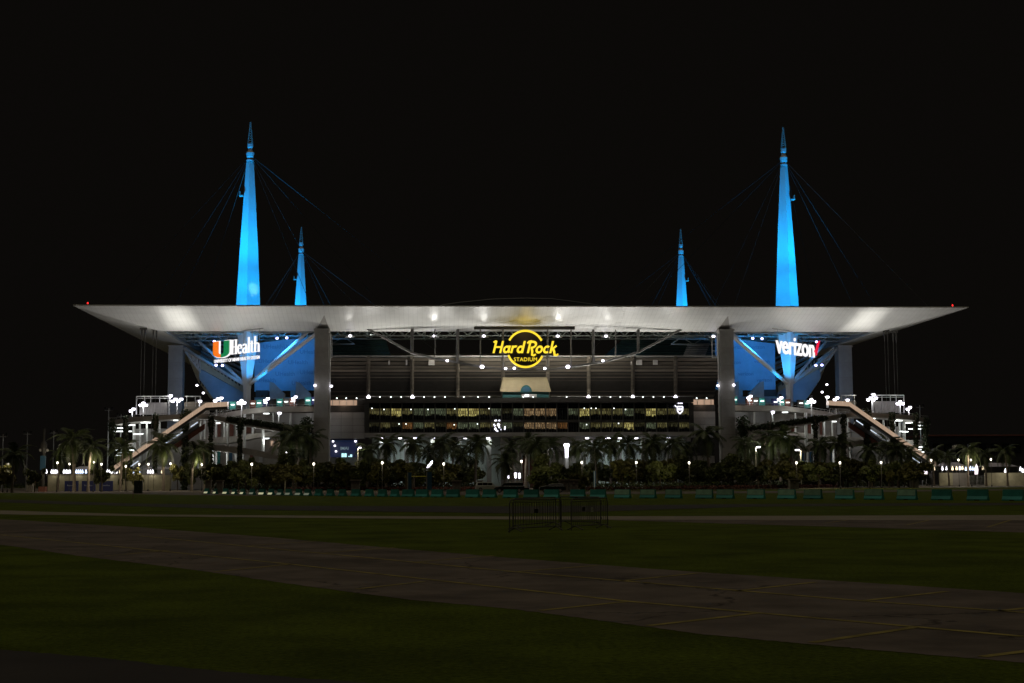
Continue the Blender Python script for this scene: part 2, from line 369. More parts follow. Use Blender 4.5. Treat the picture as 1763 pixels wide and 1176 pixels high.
# roof sheet with a square opening over the field
mb = MB(); oo, ii = sq(WO, HT + .3), sq(46, HT + 2.4)
for k in range(4): mb.quad(oo[k], oo[(k + 1) % 4], ii[(k + 1) % 4], ii[k])
mb.build('roof_sheet', M['tsteel'], roof)
def truss(p, q, h, nb, r=.16, rc=.22, name='truss', m=None, parent=None):
    p, q = Vector(p), Vector(q); up = Vector((0, 0, h)); mb = MB()
    mb.tube(p, q, rc, n=6); mb.tube(p + up, q + up, rc, n=6)
    for i in range(nb):
        a, b = p.lerp(q, i / nb), p.lerp(q, (i + 1) / nb); m_ = (a + b) / 2 + up
        mb.tube(a, m_, r, n=5, caps=False); mb.tube(m_, b, r, n=5, caps=False)
    return mb.build(name, m or M['tsteel'], parent or roof)
# long trusses behind the front edge
truss(at(572, 583.5, 432), at(1240, 583.5, 432), 2.6, 21, .2, .28)
truss(at(560, 578, 414), at(1262, 578, 414), 2.2, 26, .16, .2)
for X in (-46, -28, -10, 10, 28, 46):
    truss((XC + X, YC - WI, 45.4), (XC + X, YC - 46, 47.0), 2.2, 8, .15, .2)
for s in (-1, 1):
    sx = -s if s < 0 else s                # reflected below with mir()
    def mx(x, y, z): return Vector((XC + s * x, YC + y, z))
    for x, y0, y1 in ((64, -99, -46), (72, -99, -40), (92, -97, -40), (99, -92, -40)):
        truss(mx(x, y0, 44.6), mx(x, y1, 46.4), 2.2, 8, .17, .24)
    for y, x0, x1 in ((-95, 58, 98), (-88, 60, 100), (-78, 58, 100), (-66, 58, 101), (-52, 50, 101)):
        truss(mx(x0, y, 45.0), mx(x1, y, 44.6), 2.3, 7, .17, .24)
    truss(mx(100.2, -100, 44.0), mx(100.2, -30, 44.0), 2.8, 12, .22, .3)      # side edge truss
    for x0, x1 in ((79, 99), (79, 59)):
        truss(mx(x0, -86, 44.5), mx(x1, -99, 44.5), 2.2, 4, .17, .24)
    # triangular gusset above the pillar head
    mb = MB(); a = mx(CI, -WI - .4, HS - .1)
    mb.prism([a + Vector((-2, -.2, 0)), a + Vector((2, -.2, 0)), a + Vector((-1.2 * s, -13, 3.0))], (0, 0, .3)); mb.build('gusset', M['conc'], roof)
# hanging bow chord with hangers
YB = 396.0
chord = [(633, 566), (710, 608), (749, 617.6), (770, 621), (830, 632), (868, 636), (905, 637.5), (945, 636), (983, 632), (1040, 622.5), (1060, 617.6), (1098.7, 606.8), (1175, 566)]
cp = [at(x, y, YB) for x, y in chord]
MB().path(cp, .34, 8).build('bow_chord', M['dull'], roof)
cxs = [c[0] for c in chord]; cys = [c[1] for c in chord]
for x, w in ((709.5, .45), (749, .2), (788, .42), (827, .2), (866, .24), (943, .24), (983, .2), (1021.5, .42), (1060, .2), (1098.7, .42)):
    mb = MB().tube(at(x, 566, YB), at(x, float(np.interp(x, cxs, cys)), YB), w); mb.build('hanger', M['dull'], roof)
# dark beam above the central sign
a, b = at(816, 563.5, 394.5), at(990, 567, 392.5)
MB().box(((a.x + b.x) / 2, 393.6, (a.z + b.z) / 2), (b.x - a.x, 1.4, .6)).build('sign_beam', M['dark'], roof)
# faint arch of the far roof ring
mb = MB(); mb.path([at(x, y, 545) for x, y in ((760, 526), (790, 521.5), (850, 515.5), (905, 514), (950, 515), (1000, 521.5), (1030, 526))], .35); mb.build('roof_arch', M['black'], roof)

# soffit floodlights under the front edge
fx = [603, 748, 833, 960, 1043, 1228]
for i, x in enumerate(fx):
    p = at(x, 571, 396.5); p.z = 42.4
    t = thing('soffit_floodlight', 'small white floodlight under the canopy edge, %s from the left' % ordinal(i), 'floodlight', p, 'floodlights under the canopy edge')
    MB().box(p + Vector((0, 0, -.2)), (2.6, .35, .25)).build('arm', M['white'], t)
    MB().tube(p + Vector((0, 0, -.1)), p + Vector((0, .9, 1.6)), .09, n=6).build('bracket', M['steel'], t)
    MB().lathe(p + Vector((0, -.2, -.15)), [(.2, -.1), (.42, .1), (.45, .3), (.3, .45)], 10).build('lens', M['Lcool'], t)
    light('SPOT', p + Vector((0, -2.4, -.5)), [700, 1700, 1000, 1700, 1100, 800][i], NEUT, t, p + Vector((.5 * (i - 2.5), -19, 5.0)), 36, 1.0, .4)
# red obstruction lamps near the roof tips
for s, px, py in ((-1, 151, 522), (1, 1640, 526)):
    p = at(px, py, YC - WO + 3); b = Vector((p.x, p.y, HT + .4))
    t = thing('obstruction_lamp', 'tiny red aircraft warning lamp near the %s tip of the canopy' % side(s), 'warning lamp', b)
    MB().tube(b, p, .08).build('stem', M['steel'], t); MB().lathe(p, [(.16, -.2), (.22, 0), (.16, .2), (.05, .28)], 8).build('lens', M['Lred'], t)

# ================================================================ PILLARS
def pillar(x, y, w, label, kind):
    t = thing('concrete_pillar', label, 'pillar', (x, y, 0))
    n = 9; h = (HS - .3) / n
    seg = MB().box((0, 0, h / 2 - .02), (w, w, h - .04)).mesh('segment', M['conc'])
    core = MB().box((x, y, HS / 2), (w - .25, w - .25, HS - .5)); core.build('core', M['concd'], t)
    for i in range(n): place('segment', seg, t, (x, y, i * h))
    MB().box((x, y, HS - .1), (w + .5, w + .5, .5)).build('head', M['conc'], t)
    if kind:
        sx = 1 if x < XC else -1
        MB().tube((x + sx * (w / 2 + .3), y - 1.2, 0), (x + sx * (w / 2 + .3), y - 1.2, HS - 1), .26).build('drain_pipe', M['white'], t)
for s in (-1, 1):
    pillar(XC + s * CI, YC - EO, 3.9, 'tall square concrete pillar at the %s end of the open central bay' % side(s), True)
    pillar(XC + s * EO, YC - CI, 4.3, 'tall concrete pillar set back at the far %s side of the canopy' % side(s), False)

# ================================================================ MASTS
def mast(s, yy, label):
    bx, by = XC + s * 79.06, YC + yy; t = thing('roof_mast', label, 'mast', (bx, by, 0))
    prof = [(1.05, 0), (1.05, 28.5), (2.2, 37.5), (3.0, 45), (3.45, 53), (2.6, 70), (1.1, 95)]
    MB().lathe((bx, by, 0), prof, 4, -math.pi / 2).build('shaft', M['mast'], t)
    mb = MB().lathe((bx, by, 95.2), [(1.1, 0), (1.1, .5), (.7, .7), (1.05, 1.4), (1.15, 2.6), (.75, 3.2), (.6, 3.8), (.85, 4.3), (.8, 5.2)], 8)
    mb.build('cable_head', M['mast'], t)
    mb = MB()
    for k in range(4):
        a = k * math.pi / 2 + .78; c_, s_ = math.cos(a), math.sin(a)
        mb.tube((bx + c_ * .85, by + s_ * .85, 100.4), (bx + c_ * .12, by + s_ * .12, 107), .13, n=5)
    for k in range(9):
        z = 100.7 + k * .7; r_ = .85 - (z - 100.4) / 6.6 * .72
        mb.lathe((bx, by, z), [(r_, 0), (r_ * .95, .16)], 4, .78)
    mb.build('lattice_spire', M['tsteel'], t)
    # service platform on the shaft
    pz = 85; sx = s
    MB().box((bx + sx * 2.35, by - .4, pz), (1.1, 1.6, .25)).box((bx + sx * 2.7, by - .4, pz + .7), (.15, 1.6, 1.1)).build('platform', M['steel'], t)
    # stay cables
    dy = 1 if yy < 0 else -1
    ends = [(-s * 62, dy * 12, 49.6), (-s * 44, dy * 40, 50.5), (-s * 26, -dy * 14, 49), (-s * 20, -dy * 15, 49), (s * 24, dy * 6, 49), (s * 30, dy * 2, 49), (s * 34, -dy * 26, 48.8), (s * 22, dy * 40, 49)]
    for e in ends:
        MB().tube((bx, by, 97.2), (bx + e[0], by + e[1], e[2]), .055, n=5, caps=False).build('stay_cable', M['black'], t)
    # uplights on the roof in front of the shaft
    for ax in (-13, 13):
        p = Vector((bx + ax, by - 15, HT + 1.4))
        MB().box(p, (.9, .7, .5)).build('uplight', M['black'], t)
        for tz, pw, cn in ((94, 110000, 60), (70, 20000, 64), (53, 19000, 120)):
            light('SPOT', p + Vector((0, 0, .6)), pw * (1.12 if ax * s > 0 else .8), BLUE, t, (bx, by, tz), cn, 1.0, .4)
    if s < 0 and yy < 0:          # one close projector leaves a pale round pool low on the shaft
        p = Vector((bx + 15, by - 12, HT + 1.4)); light('SPOT', p, 9000, (.3, .7, 1), t, (bx + 1.6, by - 1.6, 57.5), 14, 1.0, .2)
    return t
for s in (-1, 1):
    mast(s, -86.06, 'near blue-lit tapered roof mast above the %s corner bay' % side(s))
    mast(s, 86.06, 'far smaller-looking blue-lit roof mast standing behind the %s half of the canopy' % side(s))
# V struts from the foot of each near mast
for s in (-1, 1):
    base = Vector((XC + s * 79.06, YC - 86.06, 29.5))
    for k, (e, rr) in enumerate(((Vector((XC + s * (CI + 1.5), YC - EO + 2.5, 43.3)), .5), (atm(530, 571, 412, -1), .5), (Vector((XC + s * (EO - 2), YC - CI - 1, 43.3)), .5), (Vector((XC + s * 96, YC - 66, 44.3)), .45))):
        if k == 1: e = mir(e, s)
        nm = ('lower strut to the bay pillar', 'upper strut to the canopy edge', 'lower strut to the outer pillar', 'upper strut to the side truss')[k]
        d = (e - base).normalized(); b2 = base + d * 1.2
        o = MB().tube(b2, e, rr, n=10).build('strut', M['white'], None)
        tag(o, 'grey diagonal tube at the %s mast foot, %s' % (side(s), nm), 'strut', 'mast struts')
# tie-down cables of the corners
for s, pts in ((-1, ((247, 566, 397, 26), (267, 562, 400, 27))), (1, ((1525, 566, 401, 26), (1540, 571, 399, 25)))):
    for j, (px, py, Y, zb) in enumerate(pts):
        p = at(px, py, Y); p.z = min(p.z, HS + .8)
        t = thing('tie_down_cable', 'pair of thin tie-down cables under the %s canopy corner, %s from the tip' % (side(s), ordinal(j if s < 0 else 1 - j)), 'cable', (p.x, p.y, 0))
        for dx in (-.45, .45):
            MB().tube((p.x + dx, p.y, 0), (p.x + dx, p.y, p.z - 3.2), .06, n=5).build('cable', M['dark'], t)
            MB().tube((p.x + dx, p.y, p.z - 3.2), (p.x + dx, p.y, p.z - .2), .10, .30, n=6).build('socket', M['dark'], t)
        MB().box((p.x, p.y, p.z), (1.9, .9, .5)).build('anchor', M['dark'], t)

# ================================================================ SEATING BOWL
bowl = thing('rear_stand', 'brown ribbed concrete back of the seating stand in the central bay', 'stand', (XC, 420, 0))
x0, x1 = at(567, 650, 410).x, at(1240, 650, 410).x
z0, z1 = at(900, 690, 421).z, at(900, 615, 405).z
n = 12
for i in range(n):
    ta, tb = i / n, (i + 1) / n; cu = lambda t: 421 - 16 * t ** 1.25
    mb = MB(); za, zb = z0 + (z1 - z0) * ta, z0 + (z1 - z0) * tb; ya, yb = cu(ta), cu(tb)
    jo = .28
    mb.prism([(x0, ya - .25, za), (x0, yb - .35, zb - jo), (x0, yb + .5, zb - jo), (x0, ya + .5, za)], (x1 - x0, 0, 0)); mb.build('riser', M['concd'], bowl)
mb = MB().prism([(x0, 421.4, z0), (x0, 413.6, z0 + (z1 - z0) * .5), (x0, 405.7, z1), (x0, 440, z1), (x0, 440, z0)], (x1 - x0, 0, 0)); mb.build('stand_core', M['dark'], bowl)
for x in (634, 709.5, 788, 866, 943, 1013.5, 1089.6, 1163):
    a = at(x, 686, 418.5); b = at(x, 668, 416.5); c = at(x, 640, 411); d = at(x, 616, 404.3)
    MB().tube((a.x, a.y, a.z - 3), b, .55, n=8).tube(b, c, .55, .6).tube(c, d, .6, .55).build('raker', M['concd'], bowl)
MB().box(((x0 + x1) / 2, 405.2, z1 + .25), (x1 - x0, .25, .5)).build('top_rail', M['steel'], bowl)
for x, w, h in ((743, 10, 9), (670, 3, 8), (700, 2.4, 9), (1100, 10, 9), (1128, 8, 8), (1087, 2, 8)):
    p = at(x, 624, 406); MB().box((p.x, 405.8, p.z), (w / 5.8, .4, h / 5.8)).build('wall_box', M['panel'], bowl)
# far upper stands seen through the gap
def far_stand(pts, Y, label, rows=9):
    t = thing('upper_stand', label, 'stand', (at(pts[0][0], pts[0][1], Y).x, Y, 0))
    (xa, ya), (xb, yb), (xc, yc), (xd, yd) = pts          # tl, tr, br, bl
    for i in range(rows):
        u, v = i / rows, (i + .86) / rows
        L0 = at(xd + (xa - xd) * u, yd + (ya - yd) * u, Y + i * .9); R0 = at(xc + (xb - xc) * u, yc + (yb - yc) * u, Y + i * .9)
        L1 = at(xd + (xa - xd) * v, yd + (ya - yd) * v, Y + i * .9); R1 = at(xc + (xb - xc) * v, yc + (yb - yc) * v, Y + i * .9)
        MB().prism([L0, R0, R1, L1], (0, .8, 0)).build('seat_row', M['seat'], t)
    return t
far_stand(((572, 583), (664, 583), (674, 618), (572, 618)), 470, 'dark teal upper seating block left of the bow truss')
far_stand(((1074, 583), (1242, 583), (1242, 618), (1034, 618)), 470, 'dark teal upper seating block right of the bow truss')
for px in (640, 1150):
    p = at(px, 577, 436); t = thing('catwalk_light', 'small catwalk lamp under the truss in front of the %s teal seats' % ('left' if px < 900 else 'right'), 'lamp', p)
    MB().box(p, (.9, .4, .3)).build('housing', M['Lwhite'], t); light('SPOT', p + Vector((0, .6, -.3)), 500, NEUT, t, at(px, 604, 470), 120, 1.0)
# lit seat block near the right pillar
t = thing('seat_block', 'pale grey rows of folded seats beside the right pillar, under the canopy', 'seats', at(1195, 612, 446))
for i in range(7):
    y_ = 612 - i * 3.1
    for j in range(5):
        a, b = at(1177 + i * 1.2 + j * 7.6, y_, 446 + i * .8), at(1184 + i * 1.2 + j * 7.6, y_ - 2.1, 446 + i * .8)
        MB().box(((a.x + b.x) / 2, a.y, (a.z + b.z) / 2), (b.x - a.x, .5, b.z - a.z)).build('seat_bank', M['panel'], t)
# tall ladder frames beside the bay pillars
for s in (-1, 1):
    a, b = atm(571.5, 616, 402, s), atm(571.5, 580, 402, s)
    t = thing('ladder_frame', 'white steel ladder frame beside the %s bay pillar' % side(s), 'frame', a)
    for dx in (0, -1.4 * s * -1):
        MB().tube(a + Vector((dx, 0, 0)), b + Vector((dx, 0, 0)), .13).build('rail', M['white'], t)
    for k in range(4):
        q = a.lerp(b, k / 3); MB().tube(q, q + Vector((1.4 * s, 0, 0)), .1).build('rung', M['white'], t)

# ================================================================ CLUB BUILDING (glass front)
YF = 400.0
club = thing('club_building', 'long dark glass-fronted club building with two rows of lit windows', 'building', (XC, YF, 0))
def fb(xa, xb, ya, yb, Y, dep, name, m, parent=club, mbl=None):   # a box filling a pixel rectangle in plane Y, going back by dep
    a, b = at(xa, yb, Y), at(xb, ya, Y)
    return (mbl or MB()).box(((a.x + b.x) / 2, Y + dep / 2, (a.z + b.z) / 2), (b.x - a.x, dep, b.z - a.z)).build(name, m, parent)
fb(628, 1194, 684.5, 693.5, YF - .6, 9, 'parapet', M['dark'])
fb(626, 1196, 743.5, 752, YF - .8, 10, 'floor_slab', M['conc'])
fb(628, 634.5, 693.7, 743.3, YF - .5, 8, 'end_wall', M['dark']); fb(1188, 1194, 693.7, 743.3, YF - .5, 8, 'end_wall', M['dark'])
fb(634.7, 1187.8, 722.5, 727.5, YF + .25, 8, 'spandrel', M['dark'])
fb(630, 1192, 694, 743, YF + 9, 1, 'back_wall', M['dark'])
def window_mat(name, c1, st, cut, seed):
    m = bpy.data.materials.new(name); m.use_nodes = True; nt = m.node_tree; N = nt.nodes; Lk = nt.links; b = N['Principled BSDF']
    b.inputs['Base Color'].default_value = (.012, .013, .012, 1); b.inputs['Roughness'].default_value = .2
    tc = N.new('ShaderNodeTexCoord'); oi = N.new('ShaderNodeObjectInfo'); ad = N.new('ShaderNodeVectorMath'); ad.operation = 'ADD'
    ml = N.new('ShaderNodeMath'); ml.operation = 'MULTIPLY'; ml.inputs[1].default_value = 91.7 + seed
    cb = N.new('ShaderNodeCombineXYZ'); Lk.new(oi.outputs['Random'], ml.inputs[0]); Lk.new(ml.outputs[0], cb.inputs[0]); Lk.new(ml.outputs[0], cb.inputs[1])
    Lk.new(tc.outputs['Object'], ad.inputs[0]); Lk.new(cb.outputs[0], ad.inputs[1])
    br = N.new('ShaderNodeTexBrick'); br.offset = .4; br.inputs['Scale'].default_value = 1; br.inputs['Mortar Size'].default_value = .07; br.inputs['Brick Width'].default_value = .62; br.inputs['Row Height'].default_value = .9
    br.inputs['Color1'].default_value = (1, 1, 1, 1); br.inputs['Color2'].default_value = (.25, .22, .2, 1); br.inputs['Mortar'].default_value = (.08, .07, .06, 1)
    mp = N.new('ShaderNodeMapping'); mp.inputs['Rotation'].default_value = (R(90), 0, 0); Lk.new(ad.outputs[0], mp.inputs[0]); Lk.new(mp.outputs[0], br.inputs['Vector'])
    nz = N.new('ShaderNodeTexNoise'); nz.inputs['Scale'].default_value = 1.3; nz.inputs['Detail'].default_value = 4; Lk.new(ad.outputs[0], nz.inputs['Vector'])
    sp = N.new('ShaderNodeSeparateXYZ'); Lk.new(tc.outputs['Object'], sp.inputs[0])
    # furniture line: noise pushes the dark lower edge up and down
    sb = N.new('ShaderNodeMath'); sb.operation = 'MULTIPLY_ADD'; sb.inputs[1].default_value = -1.6; Lk.new(nz.outputs['Fac'], sb.inputs[0]); Lk.new(sp.outputs[2], sb.inputs[2])
    g = N.new('ShaderNodeMapRange'); g.inputs['From Min'].default_value = cut - .12; g.inputs['From Max'].default_value = cut + .12; Lk.new(sb.outputs[0], g.inputs['Value'])
    m1 = N.new('ShaderNodeMix'); m1.data_type = 'RGBA'; m1.blend_type = 'MULTIPLY'; m1.inputs[0].default_value = 1
    m1.inputs[7].default_value = c1 + (1,); Lk.new(br.outputs['Color'], m1.inputs[6]); Lk.new(m1.outputs[2], b.inputs['Emission Color'])
    mu = N.new('ShaderNodeMath'); mu.operation = 'MULTIPLY'; mu.inputs[1].default_value = st; Lk.new(g.outputs[0], mu.inputs[0]); Lk.new(mu.outputs[0], b.inputs['Emission Strength'])
    return m
WM = {'Y': window_mat('bright_yellow_room', (.85, .75, .26), .6, -1.3, 1), 'y': window_mat('dim_yellow_room', (.55, .50, .20), .20, -.95, 2), 'g': window_mat('greenish_room', (.50, .60, .36), .18, -1.1, 3),
      'p': window_mat('peach_room', (.85, .58, .30), .36, -1.2, 4), 'o': window_mat('orange_room', (.75, .36, .12), .22, -1.2, 5), 'd': window_mat('nearly_dark_room', (.40, .38, .18), .08, -.6, 6), 'r': window_mat('reddish_room', (.5, .16, .08), .14, -1.2, 7), '.': M['glass']}
# one code letter per bay, 29 bays on each storey
up_codes = 'yyYygggyYYygdgppp.gYyyygdYyyyr'[:29]; lo_codes = 'dydogydoggyygdpppo.gyyyYdgydyg'[:29]
NBAY = 29; XL, XR = 634.7, 1187.8
for row, codes, ya, yb in ((0, up_codes, 694, 722.3), (1, lo_codes, 727.7, 743.3)):
    for i in range(NBAY):
        xa = XL + (XR - XL) * i / NBAY; xb = XL + (XR - XL) * (i + 1) / NBAY
        code = codes[i]
        yt = ya if row else 703.5                       # upper storey: lit part below a dark transom
        a, b = at(xa + .5, yb, YF + .5), at(xb - .5, yt, YF + .5); c = (a + b) / 2
        w = thing and MB().box((c.x, YF + .6, c.z), (b.x - a.x, .2, b.z - a.z))
        me = w.mesh('window', WM[code], c); o = place('window', me, club, c)
        if row == 0:
            a2, b2 = at(xa + .5, 703.1, YF + .5), at(xb - .5, 694, YF + .5)
            MB().box(((a2.x + b2.x) / 2, YF + .6, (a2.z + b2.z) / 2), (b2.x - a2.x, .2, b2.z - a2.z)).build('transom_pane', M['glass'], club)
        # slender vertical fins across the pane
        mb = MB()
        for k in range(1, 4):
            x_ = a.x + (b.x - a.x) * k / 4; mb.box((x_, YF + .42, c.z), (.09, .12, b.z - a.z))
        f = mb.build('glazing_bars', M['black'], o) if False else None
        base = WL[o]; me2 = mb.mesh('glazing_bars', M['black'], base); q = bpy.data.objects.new('glazing_bars', me2); COL.objects.link(q); q.parent = o
for i in range(NBAY + 1):
    xa = XL + (XR - XL) * i / NBAY
    a, b = at(xa, 743.3, YF), at(xa, 693.7, YF); MB().box((a.x, YF + .1, (a.z + b.z) / 2), (.34, .5, b.z - a.z)).build('mullion', M['dark'], club)
# roof railing of the club
MB().tube(at(628, 682.8, YF + 1), at(862, 682.8, YF + 1), .07, n=5).tube(at(948, 682.8, YF + 1), at(1194, 682.8, YF + 1), .07, n=5).build('roof_railing', M['steel'], club)
# ceiling spots glimpsed inside
for x, y in ((640.5, 703), (661, 705), (707.5, 705), (737, 705), (783, 704), (842, 703.5), (1006, 703), (1018, 703), (1026, 703), (1057, 703), (1077, 705), (687, 730), (699, 730), (782, 731.5), (822, 730), (1065, 729), (1010, 731)):
    p = at(x, y, YF + .2); MB().box(p, (.28, .1, .28)).build('ceiling_spot', M['Lwhite'], club)
# shield-shaped neon emblem on the glass: outline, three stars, letters
t = thing('shield_emblem', 'white neon shield emblem on the right end of the glass front', 'emblem', at(1169.5, 702, YF - .7))
def epoly(pts, name, m, par, Y, th=.12, closed=True, w=.22):
    P_ = [at(x, y, Y) for x, y in pts]; mb = MB(); seq = list(zip(P_, P_[1:] + P_[:1])) if closed else list(zip(P_[:-1], P_[1:]))
    for a, b in seq: mb.tube(a, b, w / 2, n=5)
    return mb.build(name, m, par)
epoly([(1166, 700), (1175.5, 700), (1175.2, 707.5), (1170.6, 712.5), (1166.6, 708)], 'outline', M['Swht2'], t, YF - .7, w=.30)
for x in (1168, 1171, 1174): MB().box(at(x, 694.3, YF - .7), (.35, .1, .3)).build('star', M['Swht2'], t)
for x, h in ((1168.4, 4), (1170.6, 5), (1173, 4)): p = at(x, 704.5, YF - .7); MB().box(p, (.2, .1, h / 6.2)).build('letter_stroke', M['Swht2'], t)
epoly([(1162, 698), (1164.3, 700.5)], 'glint', M['Swht2'], t, YF - .7, closed=False, w=.3)
# abstract white light emblem low on the glass
t = thing('light_emblem', 'small cluster of bright white neon strokes on the glass left of centre', 'emblem', at(856, 733, YF - .7))
for pts in (((851.5, 724.5), (855.5, 723.8)), ((858.5, 724), (861, 724.2)), ((850, 730), (852.5, 734)), ((852.5, 736), (855, 742)), ((856, 731), (859, 734), (860, 737)), ((857, 729), (860.5, 732)), ((862, 739.5), (863, 739.5)), ((851.5, 738), (857.5, 743)), ((869.5, 734), (869, 740))):
    epoly(pts, 'neon_stroke', M['Swht2'], t, YF - .7, closed=False, w=.42)

# light bulbs along the club roof edge
small = [654, 673, 690.7, 730, 748, 766, 798.6, 823, 842, 901, 918, 975.6, 1032, 1051, 1068, 1107, 1125, 1143]
big = [634.5, 710, 785, 1013.4, 1089.6, 1163]
bulb_me = MB().lathe((0, 0, 0), [(.10, -.18), (.2, -.07), (.2, .08), (.10, .18)], 8).mesh('bulb', M['Lwhite'])
post_me = MB().tube((0, 0, -.7), (0, 0, -.2), .05, n=5).mesh('stem', M['steel'])
allb = sorted([(x, 0) for x in small] + [(x, 1) for x in big if x != 785] + [(580, 2), (596, 2), (614, 2), (1199.5, 2), (1216.7, 2)])
for i, (x, kind) in enumerate(allb):
    p = at(x, 683.6 if kind < 2 else 685.6, YF + .6 if kind < 2 else 403)
    nm = 'roof_edge_lamp'
    if kind == 1:
        t = thing('column_uplight', 'bright white uplight at a stand column foot, %s from the left' % ordinal([634.5, 710, 1013.4, 1089.6, 1163].index(x)), 'uplight', p, 'column uplights on the club roof')
        MB().lathe(p, [(.62, -.5), (.55, -.2), (.3, .4), (.1, .55)], 10).build('lens', M['Lcool'], t); MB().lathe(p + Vector((0, 0, -.75)), [(.7, 0), (.7, .24)], 10).build('base', M['black'], t)
        light('SPOT', p + Vector((0, -1.6, .9)), 6600, NEUT, t, (p.x, YC - WO + 9, 46.5), 118, .9, .4)
        light('POINT', p + Vector((0, -.3, .9)), 160, NEUT, t, rad=.3)
    else:
        t = thing(nm, 'small round white lamp, %s from the left along the club roof line' % ordinal(i), 'lamp', p, 'bulbs along the club roof line')
        place('bulb', bulb_me, t, p); place('stem', post_me, t, p)
# teal kiosk on the club roof
M['kteal'] = mat('dark_teal_cladding', (.015, .085, .09), .6, .15)
k = thing('roof_kiosk', 'cream hip-roofed kiosk with teal arch emblem above the centre of the club', 'kiosk', at(905, 684, YF + 1.5))
tl, tr, br, bl = at(866, 652.5, 405), at(942, 652.5, 405), at(949, 674.5, 401), at(861, 674.5, 401)
MB().prism([tl, tr, br, bl], (0, 1.2, .6)).build('roof', mat('tan_kiosk_roof', (.17, .145, .09), .8, .1), k)
fb(866, 945, 674.8, 684.5, 401.6, 4, 'body', M['kteal'], k)
mb = MB(); ctr = at(906, 675, 400.8); pts = [ctr + Vector((math.cos(a) * 1.62, 0, math.sin(a) * 2.0)) for a in np.linspace(0, math.pi, 15)]
mb.prism(pts, (0, .5, 0)).build('arch', M['kteal'], k)
pts = [ctr + Vector((math.cos(a) * 1.05, -.06, .75 + math.sin(a) * .75)) for a in np.linspace(0, 2 * math.pi, 17)[:-1]]
MB().prism(pts, (0, .1, 0)).build('emblem', M['bluesign'], k)
fb(898, 924, 678.5, 684, 401.2, .3, 'sign_panel', M['panel'], k); MB().box(at(907, 681, 400.9), (1.0, .2, .45)).build('sign_lamp', M['Lcool'], k)
light('POINT', at(905, 668, 396), 50, WARM, k)

# flank walls, terraces and the lobby under the club
for s in (-1, 1):
    fl = thing('flank_wall', 'pale panelled wall block between the %s bay pillar and the glass front' % side(s), 'wall', mir(at(598, 755, 402), s))
    def fm(xa, xb, ya, yb, Y, dep, name, m, par=fl):
        a, b = atm(xa, yb, Y, s), atm(xb, ya, Y, s)
        return MB().box(((a.x + b.x) / 2, Y + dep / 2, (a.z + b.z) / 2), (abs(b.x - a.x), dep, b.z - a.z)).build(name, m, par)
    for r_ in range(4):
        for c_ in range(3):
            fm(567.5 + c_ * 20.1, 587.2 + c_ * 20.1, 710 + r_ * 11.4, 721 + r_ * 11.4, 402, .6, 'wall_panel', M['panel'])
    fm(567.3, 627.8, 710, 755.3, 402.7, 5, 'wall_core', M['dark'])
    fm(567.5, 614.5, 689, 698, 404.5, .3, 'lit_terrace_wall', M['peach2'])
    for c_ in range(4): fm(572 + c_ * 12, 573.2 + c_ * 12, 689, 698, 404.1, .3, 'terrace_post', M['concr'])
    fm(567.3, 627.8, 698.3, 709.6, 402.2, 1.2, 'planter', M['dark'])
    fm(615, 627.8, 686, 698, 402.4, 4, 'stair_tower', M['dark'])
    fm(567.5, 627, 787, 802, 404, .5, 'lower_wall', M['concr'])
    light('POINT', atm(591, 692, 401.2, s), 150, (1, .7, .5), fl, rad=.4)
# dark display under the left flank wall
t = thing('video_display', 'dark blue display wall with faint letters and two cyan screens', 'screen', at(590, 787, 403))
fb(567.5, 616, 757.5, 787, 403.2, .4, 'panel', M['scrd'], t)
o = place('lettering', text_mesh('IMAI', 1.25, .02, .02, m=M['scrt']), t, at(593, 774.5, 403), (R(90), 0, 0))
for xa, xb, ya, yb in ((588, 592, 780.5, 787), (592.7, 596.7, 780.5, 787), (602.8, 606.2, 782.5, 786.8), (600, 601.8, 785, 786.8)): fb(xa, xb, ya, yb, 402.9, .2, 'lit_screen', M['scr'], t)
for x, y in ((573.5, 759.8), (612, 759.8), (576.5, 767.5), (578.5, 777)): MB().box(at(x, y, 402.8), (.45, .2, .4)).build('display_lamp', M['Lcool'], t)
fb(570, 612, 758.6, 760.2, 402.8, .2, 'light_bar', M['bluesign'], t)
# lobby
lob = thing('lobby', 'pale lit ground-floor lobby under the club building', 'lobby', (XC, 412, 0))
for xa, xb in ((640, 690), (690.3, 750), (750.3, 819), (819.3, 862), (1010, 1066), (1066.3, 1130), (1130.3, 1178)):
    fb(xa, xb, 753, 842, 412, .6, 'wall_bay', M['lobby'], lob)
for x in (657, 700, 745, 790, 842, 1020, 1066, 1108, 1150, 1185):
    a = at(x, 752, 403); MB().box((a.x, 403.5, a.z / 2), (1.3, 1.3, a.z)).build('column', M['conc'], lob)
fb(862, 1009, 752.3, 777, 406, 3, 'portal_beam', M['conc'], lob); fb(870, 955, 753.5, 760, 405.6, .3, 'louvre', M['black'], lob)
fb(862.5, 898, 777.3, 842, 408, 1, 'portal_wall', M['concr'], lob); fb(950, 1009, 777.3, 842, 408, 1, 'portal_wall', M['concr'], lob)
for i in range(4):
    xa = 899 + i * 12.6; fb(xa, xa + 12, 786, 842, 409, .3, 'entrance_door', M['brickred'], lob)
for x in (898.5, 911, 923.6, 936.2, 948.8): fb(x - .8, x + .8, 782, 842, 408.6, .3, 'door_frame', M['white'], lob)
fb(898, 950, 780, 784, 408.4, .6, 'door_lintel', M['white'], lob)
